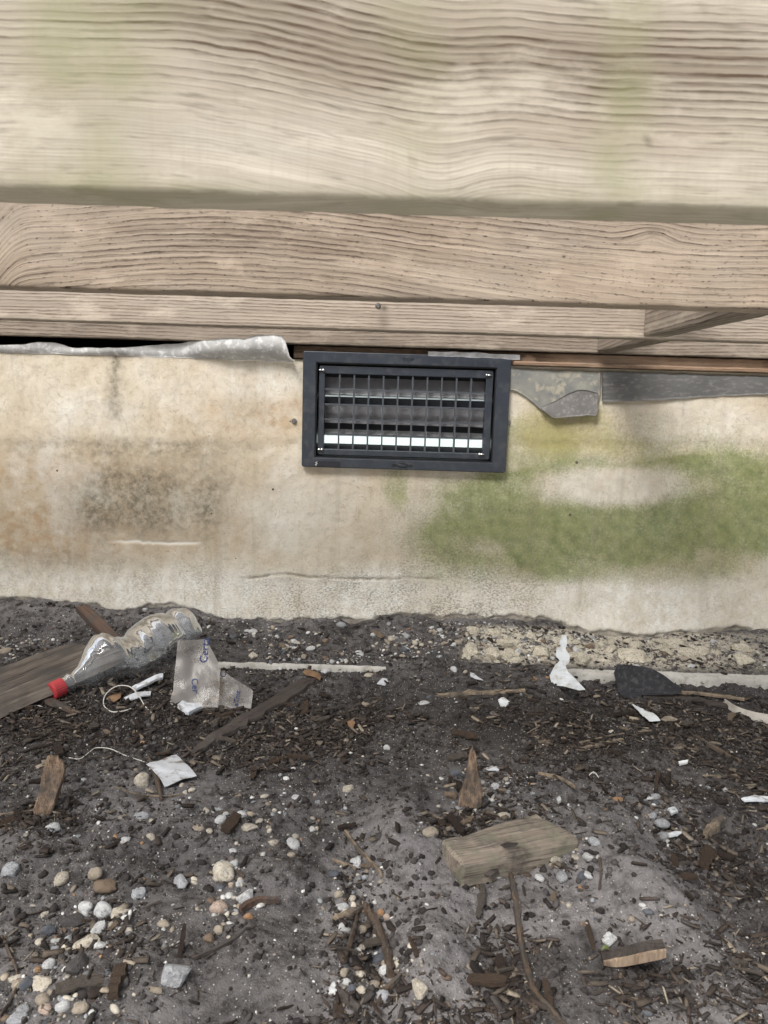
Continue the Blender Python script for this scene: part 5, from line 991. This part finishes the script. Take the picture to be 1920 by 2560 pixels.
for s in ts:
    r0 = rprof(s); sq = 1 - .22 * math.exp(-((s - .50) / .14) ** 2) - .10 * sstep(.3, .5, s); ctr = cA + ax * s * LB
    ctr[2] = max(ctr[2], float(np.mean(H(ctr[0] + np.array([-.02, 0, .02]), np.full(3, ctr[1])))) + r0 * sq * .93) + .006 * math.exp(-((s - .9) / .12) ** 2)
    for k in range(nn):
        q = 2 * math.pi * k / nn
        dent = math.exp(-((s - .49 - .05 * math.sin(q)) / .035) ** 2) * max(0, math.cos(q - 2.0)) ** 1.5 + .6 * math.exp(-((s - .66 + .06 * math.cos(q)) / .05) ** 2) * max(0, math.cos(q - 1.0)) ** 2
        cr = 1.14 - .26 * dent + float(-.16 * abs(fbm(s * 4.5 + .6 * math.cos(q), math.sin(q) * 1.2 + s * 2, 1, 1, 71)) * sstep(.22, .42, s)) + .09 * math.cos(5 * q) * float(sstep(.9, .97, s)) 
        V.append(ctr + (s1 * math.cos(q) * r0 * cr * (2 - sq) ** .4 + s2 * (math.sin(q) * r0 * cr * sq)))
V = np.array(V)
V[:, 2] = np.maximum(V[:, 2], H(V[:, 0], V[:, 1]) + .0008)
Fc = [[i * nn + k, i * nn + (k + 1) % nn, (i + 1) * nn + (k + 1) % nn, (i + 1) * nn + k] for i in range(len(ts) - 1) for k in range(nn)] + [list(range((len(ts) - 1) * nn, len(ts) * nn))]
bt = empty('plastic_bottle', tuple(cA)); tag(bt, 'crushed clear plastic bottle with red cap lying at the wall foot', 'bottle')
o = link('bottle_body', mesh('bottle_body', V - cA, Fc, M_pet, True), bt)
M_red = plain_mat('red_cap_plastic', (.36, .035, .04), (.28, .028, .033), 80, .45, .15, .0006, .4)
V = []; n2 = 48
for s, rr in ((-.016, .0), (-.016, .0125), (-.0145, .0148), (.004, .0152), (.0055, .0152), (.0055, .013)):
    for k in range(n2):
        q = 2 * math.pi * k / n2; r2 = rr * (1 + (.035 if k % 2 and s > -.0155 and s < .005 else 0)); V.append(ax * s + s1 * math.cos(q) * r2 + s2 * math.sin(q) * r2)
Fc = [[i * n2 + k, i * n2 + (k + 1) % n2, (i + 1) * n2 + (k + 1) % n2, (i + 1) * n2 + k] for i in range(5) for k in range(n2)]
link('bottle_cap', mesh('bottle_cap', V, Fc, M_red), bt)

# ------------------------------------------------------------------ printed film leaning on the bottle
t = NT('brownish_film'); p = t.pos(); nb = t.bump(t.noise(p, 70, 4, .6), .5, .003)
df = t.n('BsdfDiffuse', None, Color=t.mix(t.ramp(t.noise(p, 30, 4), [(.3, 0), (.7, 1)]), (.22, .195, .17), (.31, .285, .26))); trn = t.n('BsdfTransparent', None, Color=(.8, .76, .7)); gl = t.n('BsdfGlossy', None, Color=(.9, .9, .9), Roughness=.38, Normal=nb)
m1 = t.n('MixShader'); t.set(m1.inputs[0], .40); t.set(m1.inputs[1], trn); t.set(m1.inputs[2], df); m2 = t.n('MixShader'); t.set(m2.inputs[0], .06); t.set(m2.inputs[1], m1.outputs[0]); t.set(m2.inputs[2], gl); t.t.links.new(m2.outputs[0], t.out.inputs[0]); M_film = t.m
M_blue = plain_mat('blue_print', (.006, .022, .10), (.010, .03, .12), 80, .6, .05)
fb = G(490, 1775)[1]
def filmY(px, py, extra=0):
    s = np.clip((1775 - np.asarray(py, float)) / 175, -.1, 1.1)
    return fb + extra + .055 * s + .007 * np.sin(np.asarray(px) / 19.) * s + .004 * fbm(np.asarray(px) / 40., np.asarray(py) / 40., 1, 2, 88)
def film(name, left, right, extra, par):
    """left and right outlines from top to bottom in photo pixels"""
    n, m = 26, 18; s = np.linspace(0, 1, n); lp = np.linspace(0, 1, len(left))
    LX = np.interp(s, lp, [a for a, b in left]); LY = np.interp(s, lp, [b for a, b in left]); RX = np.interp(s, np.linspace(0, 1, len(right)), [a for a, b in right]); RY = np.interp(s, np.linspace(0, 1, len(right)), [b for a, b in right])
    u = np.linspace(0, 1, m); PX = (LX[:, None] * (1 - u) + RX[:, None] * u).ravel(); PY = (LY[:, None] * (1 - u) + RY[:, None] * u).ravel()
    V = P(PX, PY, filmY(PX, PY, extra)); V2 = V + [0, .0006, 0]; Fq = grid_faces(n, m); N = n * m
    b = np.concatenate([np.arange(m), np.arange(1, n) * m + m - 1, (n - 1) * m + np.arange(m - 2, -1, -1), np.arange(n - 2, 0, -1) * m])
    return link(name, mesh(name, V, Fq, M_film, True), par)
ft = empty('printed_film', tuple(P(490, 1775, fb))); tag(ft, 'torn brownish plastic film with blue lettering leaning on the bottle', 'plastic film')
def rel(o): o.matrix_parent_inverse = Matrix.Translation(-Vector(ft.location)); return o
rel(film('film_panel', [(444, 1602), (441, 1640), (436, 1690), (432, 1728), (419, 1768)], [(514, 1598), (530, 1625), (551, 1666), (549, 1720), (545, 1769)], 0, ft))
rel(film('film_panel', [(540, 1668), (545, 1700), (546, 1768)], [(575, 1690), (633, 1726), (627, 1778)], .012, ft))
def film_text(s, cx, cy, hpx, ang, extra=0, flip=1):
    me = text_mesh(s, 1.0, M_blue, 0); co = np.array([v.co[:] for v in me.vertices]); a = math.radians(ang)
    x = co[:, 0] * hpx * flip; y = co[:, 1] * hpx * 1.0; PX = cx + x * math.cos(a) - y * math.sin(a); PY = cy - (x * math.sin(a) + y * math.cos(a))
    V = P(PX, PY, filmY(PX, PY, extra - .0012)); me.vertices.foreach_set('co', V.astype(np.float32).ravel()); me.update(); return rel(link('lettering', me, ft))
film_text('Certa', 512, 1626, 27, 84); film_text('Cer', 487, 1714, 24, -84); film_text('ainTe', 592, 1746, 18, 82, .012, -1); film_text('C', 558, 1686, 20, 80, .012)
scrap('foam_piece', [(444, 1772), (456, 1762), (480, 1766), (520, 1770), (500, 1780), (472, 1792), (462, 1788)], M_foam, 'bright white foam chip under the printed plastic film', 'foam', None, .006, .008, .004, 31)
scrap('paper_roll', [(330, 1732), (368, 1714), (408, 1694), (408, 1708), (372, 1724), (340, 1738)], M_foam, 'white rolled paper sliver lying under the bottle', 'paper', None, .010, .004, .003, 32)
scrap('paper_roll', [(310, 1752), (340, 1742), (378, 1734), (376, 1744), (345, 1754), (318, 1758)], M_paper, 'crumpled grey paper sliver inside the strap loop', 'paper', None, .005, .002, .003, 33)
M_strap = plain_mat('white_strap', (.48, .465, .43), (.36, .345, .31), 60, .6, .2)
def cord(name, line, r, lab, cat, mat):
    c = smooth_path([G(a, b, l) for a, b, l in line], 8); V, Fc = tube(c, r, 6); o = link(name, mesh(name, V, Fc, mat, True)); return tag(o, lab, cat)
cord('strap_loop', [(382, 1788, .002), (362, 1770, .004), (345, 1752, .012), (322, 1740, .018), (290, 1738, .016), (264, 1748, .008), (260, 1766, .002), (280, 1782, .002), (310, 1780, .002), (328, 1774, .002)], .0010, 'thin white plastic strap curled in a loop below the bottle', 'strap', M_strap)
cord('wire', [(172, 1896, .001), (200, 1900, .002), (225, 1884, .003), (240, 1876, .004), (275, 1878, .004), (310, 1892, .003), (368, 1910, .002)], .0007, 'thin pale wire lying in the mulch near the paper scrap', 'wire', M_strap)
cord('straw_stalk', [(62, 1768, .001), (90, 1768, .003), (118, 1771, .001)], .001, 'short white straw below the dark plank', 'stalk', M_strap)
cord('bent_fibre', [(1460, 1951, .001), (1472, 1945, .004), (1484, 1938, .005), (1498, 1947, .001)], .0008, 'bent white fibre on the bare soil behind the wood block', 'fibre', M_strap)
